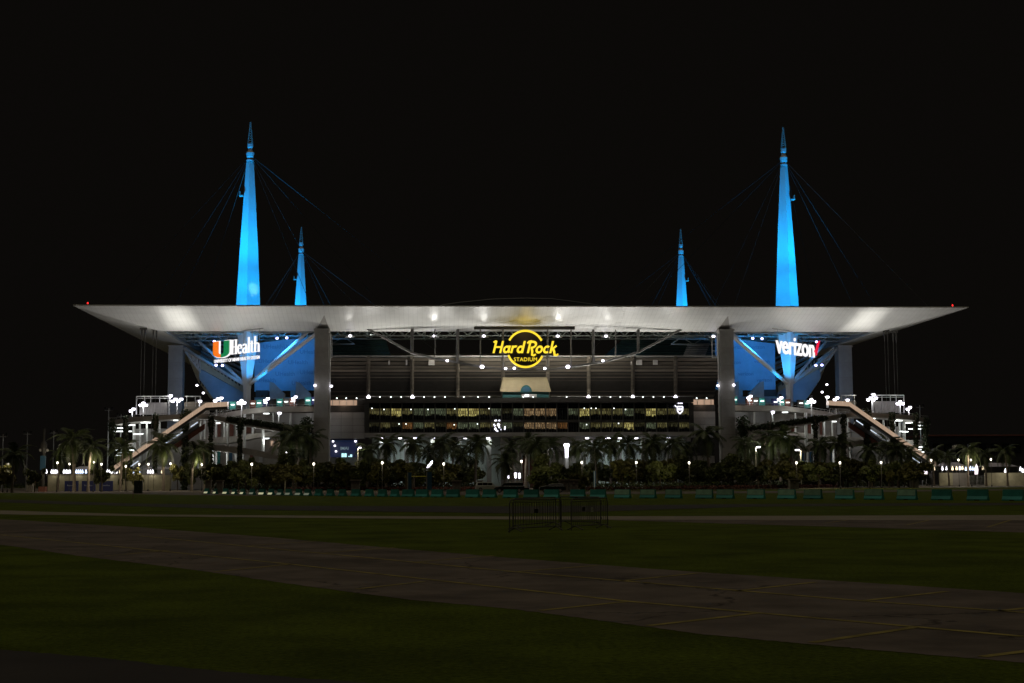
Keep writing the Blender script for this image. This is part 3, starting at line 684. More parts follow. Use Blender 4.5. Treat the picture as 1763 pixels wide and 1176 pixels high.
for x, y, h in ((876, 821.5, 5), (887.5, 818.5, 9), (894.3, 819, 9), (908.8, 821.5, 4), (884, 817, 3)):
    a = at(x, y, 380); t = thing('entrance_light', 'glowing white upright light tube by the brown entrance doors, %s from the left' % ordinal([876, 884, 887.5, 894.3, 908.8].index(x)), 'light', (a.x, a.y, 0), 'light tubes at the entrance')
    MB().lathe(a, [(.2, -h / 12.9), (.28, -h / 16), (.28, h / 16), (.2, h / 12.9)], 8).build('tube', M['Lcool'], t); MB().tube((a.x, a.y, 0), (a.x, a.y, a.z - h / 12.9), .1).build('post', M['steel'], t)
for i, x in enumerate((659, 689, 715, 747, 801, 840.5, 1010.8, 1045, 1050.5, 1067, 1095.5, 1150.6)):
    p = at(x, 753.6, 401.5); p.z -= .1; t = thing('downlight', 'white ceiling downlight under the glass building, %s from the left' % ordinal(i), 'downlight', p, 'downlights under the club slab')
    MB().lathe(p, [(.45, -.22), (.5, -.05), (.5, .1)], 10).build('lens', M['Lcool'], t); MB().lathe(p + Vector((0, 0, .12)), [(.56, 0), (.56, .2)], 10).build('housing', M['steel'], t)
    light('SPOT', p + Vector((0, .6, -.3)), 430, (.86, 1, .96), t, (p.x, p.y + 6, 0), 150, .8, .3)

# ================================================================ CORNER BAYS
def Yr(px): return 374 + 22 * ((px - 365) / 180) ** 2
def ribbon(pts, s, dep, name, m, par, extra=0.0, back=True):
    # curved deck: parapet face, floor, back parapet
    mb = MB(); F0, F1 = [], []
    dense = []
    for (a, b) in zip(pts[:-1], pts[1:]):
        for k in range(4): dense.append(tuple(a[j] + (b[j] - a[j]) * k / 4 for j in range(3)))
    dense.append(pts[-1])
    for x, yt, yb in dense:
        Y = Yr(x) + extra; F0.append(atm(x, yt, Y, s)); F1.append(atm(x, yb, Y, s))
    n = len(F0); th = Vector((0, .5, 0)); dp = Vector((0, dep, 0)); vs = []
    for a, b in zip(F0, F1):
        lo = Vector(b); top = Vector((b.x, a.y, a.z)); md = Vector((b.x, a.y, lo.z + .5))
        vs += [lo, top, top + th, md + th, md + dp - th, Vector((b.x, a.y, top.z)) + dp - th, Vector((b.x, a.y, top.z)) + dp, lo + dp]
    fs = []
    for i in range(n - 1):
        for j in range(8): fs.append((i * 8 + j, i * 8 + (j + 1) % 8, (i + 1) * 8 + (j + 1) % 8, (i + 1) * 8 + j))
    mb.add(vs, fs + [tuple(range(8)), tuple(range((n - 1) * 8, n * 8))])
    return mb.build(name, m, par)
RB = {'outer': ([(187, 723, 731), (200, 722.5, 730.5), (232, 717.5, 726), (272, 715.5, 723), (310, 713, 721), (340, 712.5, 720), (365, 714.5, 722), (395, 720, 729), (440, 725, 736), (480, 731, 743), (517, 737, 750), (543, 741, 755)], 9, 0),
      'upper': ([(368, 713, 719.5), (392, 709.5, 719), (420, 705, 713), (459, 700, 709), (500, 699.5, 709), (543, 699.5, 709)], 12, 11),
      'low1': ([(187, 763, 772), (232, 762, 771), (280, 760, 769), (325, 757, 765), (355, 756, 763.5), (392, 752, 763), (452, 745, 752), (500, 742, 750), (543, 740, 748)], 8, 11),
      'low2': ([(300, 760, 769), (340, 763, 773), (415, 770, 781), (463, 779, 789), (520, 788, 798), (543, 792, 801)], 8, 1)}
tube_pos = [(191, 209, 737), (196, 209, 742.7), (219, 226, 742.7), (219, 231, 732), (244, 258, 727.8), (299, 306, 723.8), (231, 240, 747.6), (242, 246, 747), (201, 213, 775), (215, 229, 775), (203, 213, 779.5), (215, 220, 779.5), (195, 213, 784), (215, 219, 784),
            (453, 464, 712), (481, 495, 738.2), (498, 512, 743.6), (437, 444, 733.4), (372, 379, 728.7), (454, 464, 755), (437, 444, 779), (493, 507, 788.5), (497, 503, 793.5)]
lamps_top = [(228, 706, 718, 2), (247, 696, 717, 3), (293, 680, 692, 1), (305, 689, 714.5, 4), (343.4, 689.4, 701, 1), (373, 688.6, 716, 2), (380, 684, 700, 1), (416, 692, 718, 3), (459, 688, 701, 2), (507, 685, 700, 2), (480, 710, 726, 1)]
vines = [(192, 723, 806, 14), (215, 717, 806, 11), (266, 714, 806, 10), (318, 710, 806, 16), (362, 716, 806, 9), (412, 720, 806, 10), (486, 729, 806, 9), (527, 724, 800, 20)]
for s in (-1, 1):
    sd_ = side(s)
    rp = thing('spiral_ramp', 'curving multi-level concrete pedestrian ramp at the %s corner of the stadium' % sd_, 'ramp', mir(gx(365, 384), s))
    for k_, (pts, dep, ex) in RB.items(): ribbon(pts, s, dep, 'ramp_deck', M['concr'], rp, ex)
    # slender white posts carrying the decks
    for x, yt, yb, ex in [(352, 721, 757, 12), (372, 721, 757, 12), (386, 723, 757, 12), (392, 725, 770, 7), (407, 725, 757, 12), (421, 713, 780, 8), (435, 713, 752, 12), (453, 740, 782, 8), (341, 770, 806, 10), (366, 772, 806, 9), (372, 772, 806, 10), (391, 776, 806, 9), (406, 778, 806, 10), (419, 780, 806, 9), (231, 729, 806, 10), (241, 729, 806, 10), (253, 728, 806, 9), (275, 724, 765, 10), (345, 722, 757, 9), (470, 711, 745, 14), (500, 711, 742, 13), (530, 711, 742, 13)]:
        MB().tube(atm(x, yb, Yr(x) + ex, s), atm(x, yt, Yr(x) + ex, s), .42 if x in (231, 453, 421) else .28, n=6).build('deck_post', M['white'], rp)
    # fluorescent tubes under the decks
    for xa, xb, y in tube_pos:
        a, b = atm(xa, y, Yr(xa) + 4, s), atm(xb, y, Yr(xb) + 4, s); c = (a + b) / 2
        MB().box(c, (abs(b.x - a.x), .5, .26)).build('tube_light', M['Lwhite'], rp)
    for x, y, pw in ((212, 741, 350), (208, 781, 350), (251, 730, 300), (302, 726, 160), (375, 732, 230), (440, 737, 230), (459, 715, 320), (490, 741, 200), (459, 759, 230), (440, 784, 200), (380, 785, 260)):
        light('POINT', atm(x, y, Yr(x) + 6.5, s), pw, (.95, 1, .97), rp, rad=.4)
    # handrails on the upper decks
    for nm, off in (('outer', 3.2), ('upper', 3.0)):
        pts, dep, ex = RB[nm]; P_ = [atm(x, yt - off, Yr(x) + ex + .2, s) for x, yt, yb in pts]
        mb = MB().path(P_, .06, 5)
        for i in range(len(pts) - 1):
            for k in range(4):
                q0 = P_[i].lerp(P_[i + 1], k / 4); mb.tube(q0, q0 + Vector((0, 0, -off / 6.4)), .04, n=4, caps=False)
        mb.build('handrail', M['steel'], rp)
    # inner concourse wall behind the ramp
    cw = thing('concourse_wall', 'grey concourse wall with doors and posters behind the %s ramp' % sd_, 'wall', mir(gx(440, 402), s))
    def cm(xa, xb, ya, yb, Y, dep, name, m, par=cw):
        a, b = atm(xa, yb, Y, s), atm(xb, ya, Y, s)
        return MB().box(((a.x + b.x) / 2, Y + dep / 2, (a.z + b.z) / 2), (abs(b.x - a.x), dep, abs(b.z - a.z))).build(name, m, par)
    cm(322, 543, 714, 842, 402, 1, 'wall', M['concr']); cm(228, 321, 738, 842, 404, 1, 'wall', M['conc'])
    cm(470, 540, 711, 730, 401.4, .5, 'pale_panel', M['panel'])
    for xa, xb, ya, yb, m_ in ((374, 380, 729, 752, 'brickred'), (395, 402, 729, 751, 'brickred'), (424, 432, 733, 746, 'brickred'), (343, 349, 731, 752, 'panel'), (355, 360, 779, 805, 'bluesign'), (374, 379, 776, 803, 'teal'), (394, 400, 777, 803, 'bluesign'), (400, 405, 780, 800, 'panel'), (409, 413, 778, 800, 'bluesign'), (430, 436, 782, 800, 'brickred'), (446, 452, 775, 800, 'panel'), (345, 350, 776, 803, 'panel')):
        cm(xa, xb, ya, yb, 401.2, .5, 'wall_poster' if m_ in ('bluesign', 'teal') else 'wall_door', M[m_])
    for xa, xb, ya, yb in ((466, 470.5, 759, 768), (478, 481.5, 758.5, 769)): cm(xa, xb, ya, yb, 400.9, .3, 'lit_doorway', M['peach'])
    # box on the roof terrace
    tb = thing('terrace_screen', 'pale louvred screen wall with steel frame above the %s ramp' % sd_, 'screen wall', mir(at(262, 715, 392), s))
    a, b = atm(240, 714, 392, s), atm(288, 693, 392, s)
    for i in range(8):
        q0, q1 = a.x + (b.x - a.x) * (i + .04) / 8, a.x + (b.x - a.x) * (i + .96) / 8
        MB().box(((q0 + q1) / 2, 392.3, (a.z + b.z) / 2), (abs(q1 - q0), .4, b.z - a.z)).build('screen_panel', M['conc'], tb)
    P_ = [atm(x, y, 391.6, s) for x, y in ((235, 714), (235, 682.5), (291, 682.5), (291, 714))]
    mb = MB().path(P_, .17, 6)
    for x in (249, 259.5, 275): mb.tube(atm(x, 682.5, 391.6, s), atm(x, 693, 391.6, s), .12, n=5)
    mb.tube(atm(235, 686, 391.6, s), atm(291, 686, 391.6, s), .07, n=5); mb.build('frame', M['white'], tb)
    P_ = [atm(x, y, 396, s) for x, y in ((318, 682.5), (345, 682.5), (345, 705))]; mb = MB().path(P_, .16, 6)
    for x in (321.5, 336.5): mb.tube(atm(x, 682.5, 396, s), atm(x, 700, 396, s), .1, n=5)
    mb.build('side_frame', M['white'], tb)
    cm(317, 360, 692, 713, 398, 1, 'low_wall', M['concd'], tb)
    # escalator: peach-lit balustrade, dark truss, led strip
    es = thing('escalator', 'long escalator with peach-lit side climbing to the %s terrace' % sd_, 'escalator', mir(gx(200, 372), s))
    ln = [(196, 806), (354, 697.5), (392, 695.5)]; YE = 371.5
    seg = [(196 + (354 - 196) * k / 14, 806 + (697.5 - 806) * k / 14) for k in range(15)] + [(366, 696.6), (379, 696), (392, 695.5)]
    for (xa, ya), (xb, yb) in zip(seg[:-1], seg[1:]):
        g = .03; x0_, y0_ = xa + (xb - xa) * g, ya + (yb - ya) * g; x1_, y1_ = xb - (xb - xa) * g, yb - (yb - ya) * g
        up = 3.8
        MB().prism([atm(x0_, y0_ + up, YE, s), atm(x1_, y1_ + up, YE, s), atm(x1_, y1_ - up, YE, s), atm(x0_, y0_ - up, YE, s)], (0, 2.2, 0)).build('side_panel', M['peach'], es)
    def strip(pts, wd, Y, dep, name, m):
        A = [atm(x, y - wd, Y, s) for x, y in pts]; B = [atm(x, y + wd, Y, s) for x, y in reversed(pts)]
        return MB().prism(A + B, (0, dep, 0)).build(name, m, es)
    strip([(196, 812.5), (354, 704), (392, 702)], 2.2, YE + .2, 1.8, 'truss_beam', M['dark'])
    strip([(300, 770), (352, 734)], 4.5, YE + 3, 1, 'stair_side', M['brickred'])
    for (xa, ya), (xb, yb) in (((225, 803), (238, 794)), ((283, 764.5), (314, 744)), ((328, 735), (340, 727))): strip([(xa, ya), (xb, yb)], .9, YE + 1.5, .3, 'led_strip', M['led'])
    strip([(200, 829), (342, 732)], 3.4, YE + 2.2, 1.2, 'lower_truss', M['dark'])
    for x, y in ((376, 698), (386, 697)):
        for dx in (-4, 4): MB().tube(atm(x, y, YE + 1, s), atm(x + dx, 714, YE + 1, s), .12, n=5).build('support_leg', M['white'], es)
    # vine-clad columns
    for i, (x, yt, yb, w) in enumerate(vines):
        b = mir(gx(x, Yr(x) - .8), s); zt = at(x, yt, Yr(x) - .8).z; r_ = w / 2 / 6.4
        n_ord = i if s < 0 else len(vines) - 1 - i
        vc = thing('vine_column', 'column wrapped in dark climbing vine on the %s ramp, %s from the left' % (sd_, ordinal(n_ord)), 'column', b, 'vine columns of the ramps')
        MB().tube(b, b + Vector((0, 0, zt)), .35).build('column', M['concd'], vc)
        zs = np.arange(.8, zt, r_ * .8); cen = [(0, 0, z) for z in zs]; rad = [[r_ * (.8 + .5 * (z > zt - 3)), r_ * .8, r_] for z in zs]
        me = leaf_cloud('vine', cen, rad, int(70 * zt * r_) + 300, .42, M['vine']); o = bpy.data.objects.new('vine', me); COL.objects.link(o); o.parent = vc
    # vine hanging over the outer deck edge
    cen = []; rad = []
    for x in np.arange(395, 520, 3):
        y_ = np.interp(x, [395, 440, 480, 517], [722, 728, 734, 740]); q = atm(x, y_, Yr(x) - .4, s); cen.append(q); rad.append([.9, .4, .55 + .4 * random.random()])
    me = leaf_cloud('hanging_vine', cen, rad, 2600, .4, M['vine']); o = bpy.data.objects.new('hanging_vine', me); COL.objects.link(o); o['kind'] = 'stuff'
    tag(o, 'dark vine hanging over the descending deck edge of the %s ramp' % sd_, 'vine')
    # pole lamps on the terraces
    for i, (x, y, yb, nh) in enumerate(lamps_top):
        ex = 3 if x not in (343.4, 380, 459, 507, 293) else 13
        Y = Yr(x) + ex; p = atm(x, y, Y, s); b = atm(x, yb, Y, s); b.x = p.x
        n_ord = i if s < 0 else len(lamps_top) - 1 - i
        t = thing('terrace_lamp', 'dazzling white %s pole lamp above the %s ramp, %s from left' % (('single-headed', 'twin-headed', 'three-headed', 'four-headed')[nh - 1], sd_, ordinal(n_ord)), 'lamp', b, 'pole lamps on the ramp terraces')
        MB().tube(b, p, .14).build('pole', M['white'], t); MB().tube(p + Vector((-.7, 0, -.1)), p + Vector((.7, 0, -.1)), .07, n=5).build('crossbar', M['steel'], t)
        for k in range(nh):
            q = p + Vector(((k - (nh - 1) / 2) * .72 if nh > 1 else .2, -.1, (.5 if k % 2 else 0)))
            MB().box(q + Vector((0, .15, .14)), (.7, .6, .22)).build('head', M['black'], t)
            MB().lathe(q + Vector((0, -.05, -.12)), [(.30, -.5), (.50, -.2), (.46, .12)], 8).build('lens', M['Lcool'], t)
        light('POINT', p + Vector((0, -.7, -.2)), (220, 330, 480, 700)[nh - 1], COOL, t, rad=.35)
        if x == 305:      # strong projector on the pillar-side pole that washes the soffit
            tg = Vector((XC + s * 95.0, YC - 109, 46))
            for dY in (102, 106, 110, 114, 118): light('SPOT', p + Vector((0, -.3, .6)), 11500, NEUT, t, Vector((XC + s * 94.5, YC - dY, 45)), 29, 1.0, .5)
            light('SPOT', p + Vector((0, .6, .2)), 5500, NEUT, t, Vector((XC + s * EO, YC - CI, 34)), 44, .9, .5)
            light('SPOT', p + Vector((0, -.3, .6)), 9000, NEUT, t, Vector((XC + s * 104, YC - 108, 46)), 100, 1.0, .5)
        if x == 416: light('SPOT', p + Vector((0, -.3, .6)), 15000, NEUT, t, Vector((XC + s * 78, YC - 111, 47)), 105, 1.0, .5)
        if x == 247:
            light('SPOT', p + Vector((0, -.3, .6)), 5200, NEUT, t, Vector((XC + s * 106, YC - 92, 45)), 80, 1.0, .5)
    # lamps on the bay pillar and the stand
    for j, (x, y, Y) in enumerate(((339, 663.6, 436), (350, 676.8, 433), (542.3, 664, 392), (570.7, 665, 392))):
        p = atm(x, y, Y, s)
        t = thing('bracket_lamp', 'white bracket lamp on the %s %s' % (sd_, ('stand end, upper one', 'stand end, lower one', 'bay pillar, outer side', 'bay pillar, inner side')[j]), 'lamp', p)
        MB().lathe(p, [(.22, -.25), (.4, 0), (.25, .3)], 8).build('lens', M['Lcool'], t); MB().box(p + Vector((0, .4, 0)), (.2, .7, .2)).build('bracket', M['steel'], t)
        light('POINT', p + Vector((0, -1.2, 0)), 28 if j > 1 else 60, COOL, t, rad=.3)
    # concession counters along the upper concourse
    lights_row = [(400.5, 696.8), (411, 696), (435, 694.7), (446, 694), (457, 693.7), (481, 692), (492.5, 691.6), (503.5, 691), (530, 689.4), (541, 688.7)]
    for i, (x, y) in enumerate(lights_row):
        p = atm(x, y, 404, s); n_ord = i if s < 0 else 9 - i
        t = thing('concession_booth', 'small booth with bright counter light, %s from left above the %s ramp' % (ordinal(n_ord), sd_), 'booth', Vector((p.x, p.y, 0)), 'concession booths on the upper concourse')
        MB().box((p.x, 405.2, p.z - .2), (1.75, 1.8, 2.3)).build('booth_body', (M['teal'], M['dark'], M['brickred'], M['teal'], M['navy'])[i % 5], t)
        MB().box((p.x, 404.2, p.z), (1.0, .25, .28)).build('counter_light', M['Lwhite'], t)
        if i % 3 == 0: light('POINT', p + Vector((0, -1.0, 0)), 60, NEUT, t, rad=.3)
    # banner wall with repeated print
    bw = thing('banner_wall', ('tall blue-lit banner wall with repeated faint print behind the left struts' if s < 0 else 'tall blue-lit banner wall with repeated faint print behind the right struts'), 'banner', mir(at(495, 672, 428), s))
    MB().prism([atm(438, 591, 428, s), atm(545, 579.5, 428, s), atm(545, 672, 428, s), atm(438, 674, 428, s)], (0, .4, 0)).build('mesh_sheet', M['banner'], bw)
    wd = 'UHealth' if s < 0 else 'verizon'
    tm = text_mesh(wd, 1.75 if s < 0 else 1.6, .03, .0, m=M['bprint'])
    for x, y in ((470, 597), (533, 606), (513, 624), (462, 622), (491, 644), (533, 641), (505, 597), (458, 655), (519, 660)):
        place('printed_word', tm, bw, atm(x, y + 3, 427.9, s) , (R(90), 0, 0))
    # triangular rakers and low blocks beneath the banner
    rk = thing('raker_block', 'stepped concrete raker walls under the %s banner wall' % sd_, 'concrete wall', mir(at(495, 690, 420), s))
    for x in (464, 509):
        P_ = [atm(a, b, 421, s) for a, b in ((x, 657), (x + 7, 659), (x + 26, 678), (x + 26, 686), (x, 688))]
        MB().prism(P_, (0, 2, 0)).build('raker', M['concr'], rk)
    for xa, xb, ya, yb, m_ in ((438, 543, 684, 698, 'concr'), (440, 462, 672, 684, 'dark'), (472, 490, 676, 684, 'dark'), (500, 508, 672, 684, 'conc')): cm(xa, xb, ya, yb, 424, 1, 'block', M[m_], rk)
    # corner stand: slanted seating slab with ribbed fascia
    cs = thing('corner_stand', 'slanted corner seating block lit blue beneath the %s side of the canopy' % sd_, 'stand', mir(at(390, 690, 440), s))
    MB().prism([atm(x, y, 446, s) for x, y in ((343, 634), (420, 676), (425, 694), (372, 693), (343, 652))], (0, 10, 0)).build('underside_panel', M['banner'], cs)
    MB().prism([atm(x, y, 445.4, s) for x, y in ((345, 617), (420, 666), (420, 676), (343, 633))], (0, 9, 0)).build('fascia', M['creamd'], cs)
    for i in range(11):
        u = i / 11; xx, yy = 350 + 66 * u, 614 + 43 * u
        MB().prism([atm(a, b, 444.9, s) for a, b in ((xx, yy + 3), (xx + 3, yy + 5), (xx + 3.6, yy + 12), (xx + .6, yy + 10))], (0, .4, 0)).build('fascia_gap', M['black'], cs)
    MB().prism([atm(x, y, 452, s) for x, y in ((322, 612), (346, 640), (374, 678), (374, 690), (362, 686), (340, 655))], (0, 8, 0)).build('end_wall', M['creamd'], cs)
    for i in range(6):
        u = i / 6; xx, yy = 344 + 26 * u, 655 + 20 * u
        MB().prism([atm(a, b, 451.6, s) for a, b in ((xx, yy), (xx + 2.2, yy + 1.6), (xx + 2.2, yy + 7.5), (xx, yy + 6))], (0, .3, 0)).build('end_gap', M['black'], cs)
    top_, bot_ = [atm(319 + 30 * k / 6, 597 + 24 * k / 6, 444, s) for k in range(7)], [atm(319 + 26 * k / 6, 606 + 35 * k / 6, 444, s) for k in range(7)]
    mb = MB().path(top_, .3, 6).path(bot_, .3, 6)
    for k in range(6): mb.tube(top_[k], bot_[k + 1], .2, n=5).tube(bot_[k], top_[k], .2, n=5)
    mb.build('end_lattice', M['white'], cs)
    for i in range(5):
        P0, P1 = atm(345 + i * 2, 612 - i * 6, 452 + i * 2, s), atm(430, 660 - i * 9, 452 + i * 2, s)
        MB().tube(P0, P1, .5, n=6).build('seat_tier', M['steel'], cs)
    # blue floods
    for j, (x, y, Y, tx, ty, tY, pw, cn) in enumerate(((477, 582.5, 408, 490, 630, 428, 5200, 115), (493.7, 582, 408, 520, 640, 428, 3800, 110), (369, 588, 420, 390, 655, 446, 1800, 90), (372, 629, 405, 423, 620, 412, 1500, 60), (383, 629.5, 405, 360, 660, 446, 2600, 110))):
        p = atm(x, y, Y, s)
        t = thing('blue_floodlight', 'violet-blue floodlight glinting in the %s corner bay, %s' % (sd_, ('inner one by the banner top', 'second one by the banner top', 'outermost one under the roof', 'lower one beside the sign', 'lower one over the corner stand')[j]), 'floodlight', p)
        MB().lathe(p, [(.25, -.25), (.42, 0), (.25, .3)], 8).build('lens', M['Lblue'], t); MB().box(p + Vector((0, .5, .1)), (.5, .5, .5)).build('housing', M['black'], t)
        light('SPOT', p + Vector((0, -.5 if j == 3 else .8, -.3)), pw, (0.03, .36, 1), t, atm(tx, ty, tY, s), cn, .8, .4)
    p = atm(452, 640, 400, s); tgt = Vector((XC + s * 79.06, YC - 86.06, 40))
    t = thing('blue_floodlight', 'blue floodlight on the raker wall aimed at the %s mast foot' % sd_, 'floodlight', atm(452, 682, 401, s))
    MB().box(atm(452, 682, 401, s), (.8, .6, .6)).build('housing', M['black'], t)
    light('SPOT', atm(452, 682, 401, s) + Vector((0, 0, .8)), 15000, BLUE, t, tgt, 50, .7, .4)

    if s > 0:
        t = thing('blue_floodlight', 'blue floodlight on the outer terrace aimed at the right mast foot', 'floodlight', atm(398, 684, 398, s))
        MB().box(atm(398, 684, 398, s), (.8, .6, .6)).build('housing', M['black'], t)
        light('SPOT', atm(398, 684, 398, s) + Vector((0, 0, .8)), 10000, BLUE, t, tgt, 50, .7, .4)

# ================================================================ SIGNS
def arcp(cx, cy, rx, ry, a0, a1, n=14): return [(cx + rx * math.cos(R(a0 + (a1 - a0) * i / n)), cy + ry * math.sin(R(a0 + (a1 - a0) * i / n))) for i in range(n + 1)]
def stroke_poly(mb, pts, w, T, dep):
    # thick polyline in 2-D, mitred, mapped to 3-D by T
    n = len(pts); L_, R_ = [], []
    for i, (x, y) in enumerate(pts):
        a = pts[max(i - 1, 0)]; b = pts[min(i + 1, n - 1)]; dx, dy = b[0] - a[0], b[1] - a[1]; l = math.hypot(dx, dy) or 1
        ww = w if isinstance(w, (int, float)) else w[0] + (w[1] - w[0]) * i / (n - 1)
        nx, ny = -dy / l * ww / 2, dx / l * ww / 2; L_.append((x + nx, y + ny)); R_.append((x - nx, y - ny))
    for i in range(n - 1):
        q = [L_[i], L_[i + 1], R_[i + 1], R_[i]]; mb.prism([T(*p) for p in q], dep)
sg = thing('stadium_sign', 'round yellow neon ring sign with script lettering hung under the canopy centre', 'sign', at(904.5, 636, 392))
SC = at(904.8, 600.5, 391.5); UNIT = SC.y / FPX          # metres per photograph pixel at the sign
def TS(x, y, dy=0.0): return Vector((SC.x + x * UNIT, SC.y + dy, SC.z + y * UNIT))
circ = [TS(30 * math.cos(a), 30 * math.sin(a), .5) for a in np.linspace(0, 2 * math.pi, 49)[:-1]]
MB().prism(circ, (0, .4, 0)).build('disc', M['navydisc'], sg)
for a0, a1 in ((27, 152), (200, 337)):
    mb = MB(); stroke_poly(mb, arcp(0, 0, 31.6, 31.6, a0, a1, 40), 3.5, lambda x, y: TS(x, y, .15), (0, .4, 0)); mb.build('ring', M['Syel'], sg)
tm = text_mesh('STADIUM', 9.4 * UNIT, .08, .0, m=M['Syel'], space=1.08); bb = [v.co.x for v in tm.vertices]
o = place('lettering', tm, sg, TS(0, -21.5, .2), (R(90), 0, 0), (40 * UNIT / (max(bb) - min(bb)), 1, 1))
# brush-style letters, drawn as thick strokes in a slanted frame: cap height 21 px
GL = {'H': ([[(1, 0), (1, 21)], [(12.5, 0), (12.5, 21)], [(1, 10.5), (12.5, 10.5)], [(-3, 18.5), (-1, 20.3), (1.5, 20)]], 16),
      'a': ([arcp(5, 6.5, 4.2, 5, 55, 395), [(9.6, 13), (9.4, 4), (11.4, .8)]], 12.6),
      'r': ([[(1.5, 0), (1.5, 13)], arcp(6, 7, 4.2, 4.6, 165, 55, 8)], 10),
      'd': ([arcp(5, 6.5, 4.2, 5, 55, 395), [(9.6, 21), (9.6, 0)]], 12.8),
      'R': ([[(1.5, 0), (1.5, 20)], arcp(5.5, 14.6, 6.8, 5.2, 118, -100, 14), [(-3, 17), (-1, 20), (4, 20.6)], [(5.5, 10), (8.5, 3), (9.5, -3), (13, -4.2), (15.5, -2)]], 14.2),
      'o': ([arcp(5, 6.3, 4.6, 5.2, 0, 360, 18)], 12.2),
      'c': ([arcp(5, 6.3, 4.4, 5.2, 45, 315, 14)], 10.6),
      'k': ([[(1.5, 0), (1.5, 21)], [(2, 6), (9.5, 12.8)], [(4.5, 7.5), (8, 2), (9.5, -3.2), (13.5, -4), (15.5, -1.5)]], 14),
      ' ': ([], 4.5)}
x_ = -56.5
for ch in 'Hard Rock':
    st, adv = GL[ch]; mb = MB()
    for k_, p_ in enumerate(st):
        w_ = 3.5 if not (ch == 'H' and k_ == 2) else 2.8
        stroke_poly(mb, p_, w_, lambda x, y: TS(x_ + x + .24 * y, -7.5 + y, -.1 - .02 * k_), (0, .4, 0))
    if st: mb.build('letter', M['Syel'], sg, label='yellow neon letter ' + ch)
    x_ += adv * 1.055
light('POINT', TS(0, 30, -5), 240, (1, .72, .2), sg, rad=1.5)
for j, (x, y) in enumerate(((770, 621), (830, 631.5), (870.5, 634.5), (885.5, 634), (938, 634.3), (977.7, 631.5), (1038, 621))):
    p = at(x, y, 394.8); bg_ = j in (1, 5)
    t = thing('chord_floodlight', 'bright white floodlight on the bow chord, %s from the left' % ordinal(j), 'floodlight', p, 'floodlights along the bow chord')
    r_ = .62 if bg_ else .42
    MB().lathe(p, [(r_ * .6, -r_ * .7), (r_, 0), (r_ * .6, r_ * .7)], 10).build('lens', M['Lcool'], t); MB().box(p + Vector((0, .7, 0)), (.7, .7, .6)).build('housing', M['steel'], t)
    light('SPOT', p + Vector((0, -1.0, .5)), 2600 if bg_ else 1300, NEUT, t, (p.x, YC - WO + 7, 47), 120, .9, .4)
    light('POINT', p + Vector((0, -.9, 0)), 120 if bg_ else 60, COOL, t, rad=.3)
    light('SPOT', p + Vector((0, 1.5, .3)), 3200, (1, .93, .8), t, (p.x + (p.x - XC) * .8, 416, 28), 160, .9, .4)

def corner_sign(px, py, Y, s, upx):
    O = at(px, py, Y); k = math.sqrt(.5); ux = Vector((k, -k if s < 0 else k, 0)); nrm = Vector((-k if s < 0 else k, -k, 0))
    vz = Y / FPX
    def T(x, y, d=0.0): return O + ux * (x * upx) + Vector((0, 0, y * vz)) + nrm * d
    return O, T, ux, nrm, vz
O, T, ux, nrm, vz = corner_sign(409.5, 597, 398, -1, .264)
us = thing('corner_sign', 'glowing white serif sign with orange and green U in the left corner bay', 'sign', O)
dv = nrm * .35
def ushape(x0, x1, th, yt, yb, half):
    c = (x0 + x1) / 2; rx, ry = (x1 - x0) / 2, 9
    out = [(x0, yt)] + arcp(c, yb + ry, rx, ry, 180, 270, 8); inn = arcp(c, yb + ry, rx - th, ry - 5.5, 270, 180, 8) + [(x0 + th, yt)]
    poly = out + inn
    return poly if half < 0 else [(2 * c - x, y) for x, y in poly]
mb = MB(); e_ = 1.1
for h_ in (-1, 1):
    P_ = ushape(-39.2 - e_, -12 + e_, 8.6 + 2 * e_, 12.2 + e_, -16 - e_, h_); n_ = len(P_) // 2
    for i in range(n_ - 1): mb.prism([T(*P_[i]), T(*P_[i + 1]), T(*P_[len(P_) - 2 - i]), T(*P_[len(P_) - 1 - i])], dv)
mb.build('letter_outline', M['Swhite'], us)
for h_, m_ in ((-1, 'Sora'), (1, 'Sgrn')):
    P_ = ushape(-39.2, -12, 8.6, 12.2, -16, h_); n_ = len(P_) // 2; mb = MB()
    for i in range(n_ - 1): mb.prism([T(*P_[i], .4), T(*P_[i + 1], .4), T(*P_[len(P_) - 2 - i], .4), T(*P_[len(P_) - 1 - i], .4)], dv)
    mb.build('letter_half', M[m_], us, label='%s half of the letter U' % ('orange' if h_ < 0 else 'green'))
def serif(x, y, w): return [(x - w / 2, y), (x + w / 2, y)]
HL = {'H': [([(2, 0), (2, 25)], 2.7), ([(8.2, 0), (8.2, 25)], 2.7), ([(2, 12.5), (8.2, 12.5)], 1.4), (serif(2, .6, 4.2), 1.2), (serif(8.2, .6, 4.2), 1.2), (serif(2, 24.4, 4.2), 1.2), (serif(8.2, 24.4, 4.2), 1.2)],
      'e': [(arcp(4, 8, 3, 7.6, 15, 320, 16), 2.1), ([(1.4, 9), (7, 9)], 1.4)],
      'a': [(arcp(3.7, 4.6, 2.6, 4.2, 60, 380, 12), 2.0), ([(6.6, 0), (6.6, 12)], 2.4), (arcp(4, 12, 2.6, 3.6, 0, 165, 8), 1.8)],
      'l': [([(2, 0), (2, 27)], 2.5), (serif(2, .6, 4), 1.2)], 't': [([(2.4, 2.5), (2.4, 20)], 2.4), (arcp(4.2, 2.6, 1.8, 2.2, 180, 300, 6), 1.6), ([(.2, 15.4), (5, 15.4)], 1.4)],
      'h': [([(2, 0), (2, 27)], 2.5), (arcp(5, 11.2, 2.9, 4.2, 165, 0, 8), 1.9), ([(8, 0), (8, 11.5)], 2.5), (serif(2, .6, 4), 1.2), (serif(8, .6, 4), 1.2)]}
x_ = -10.5
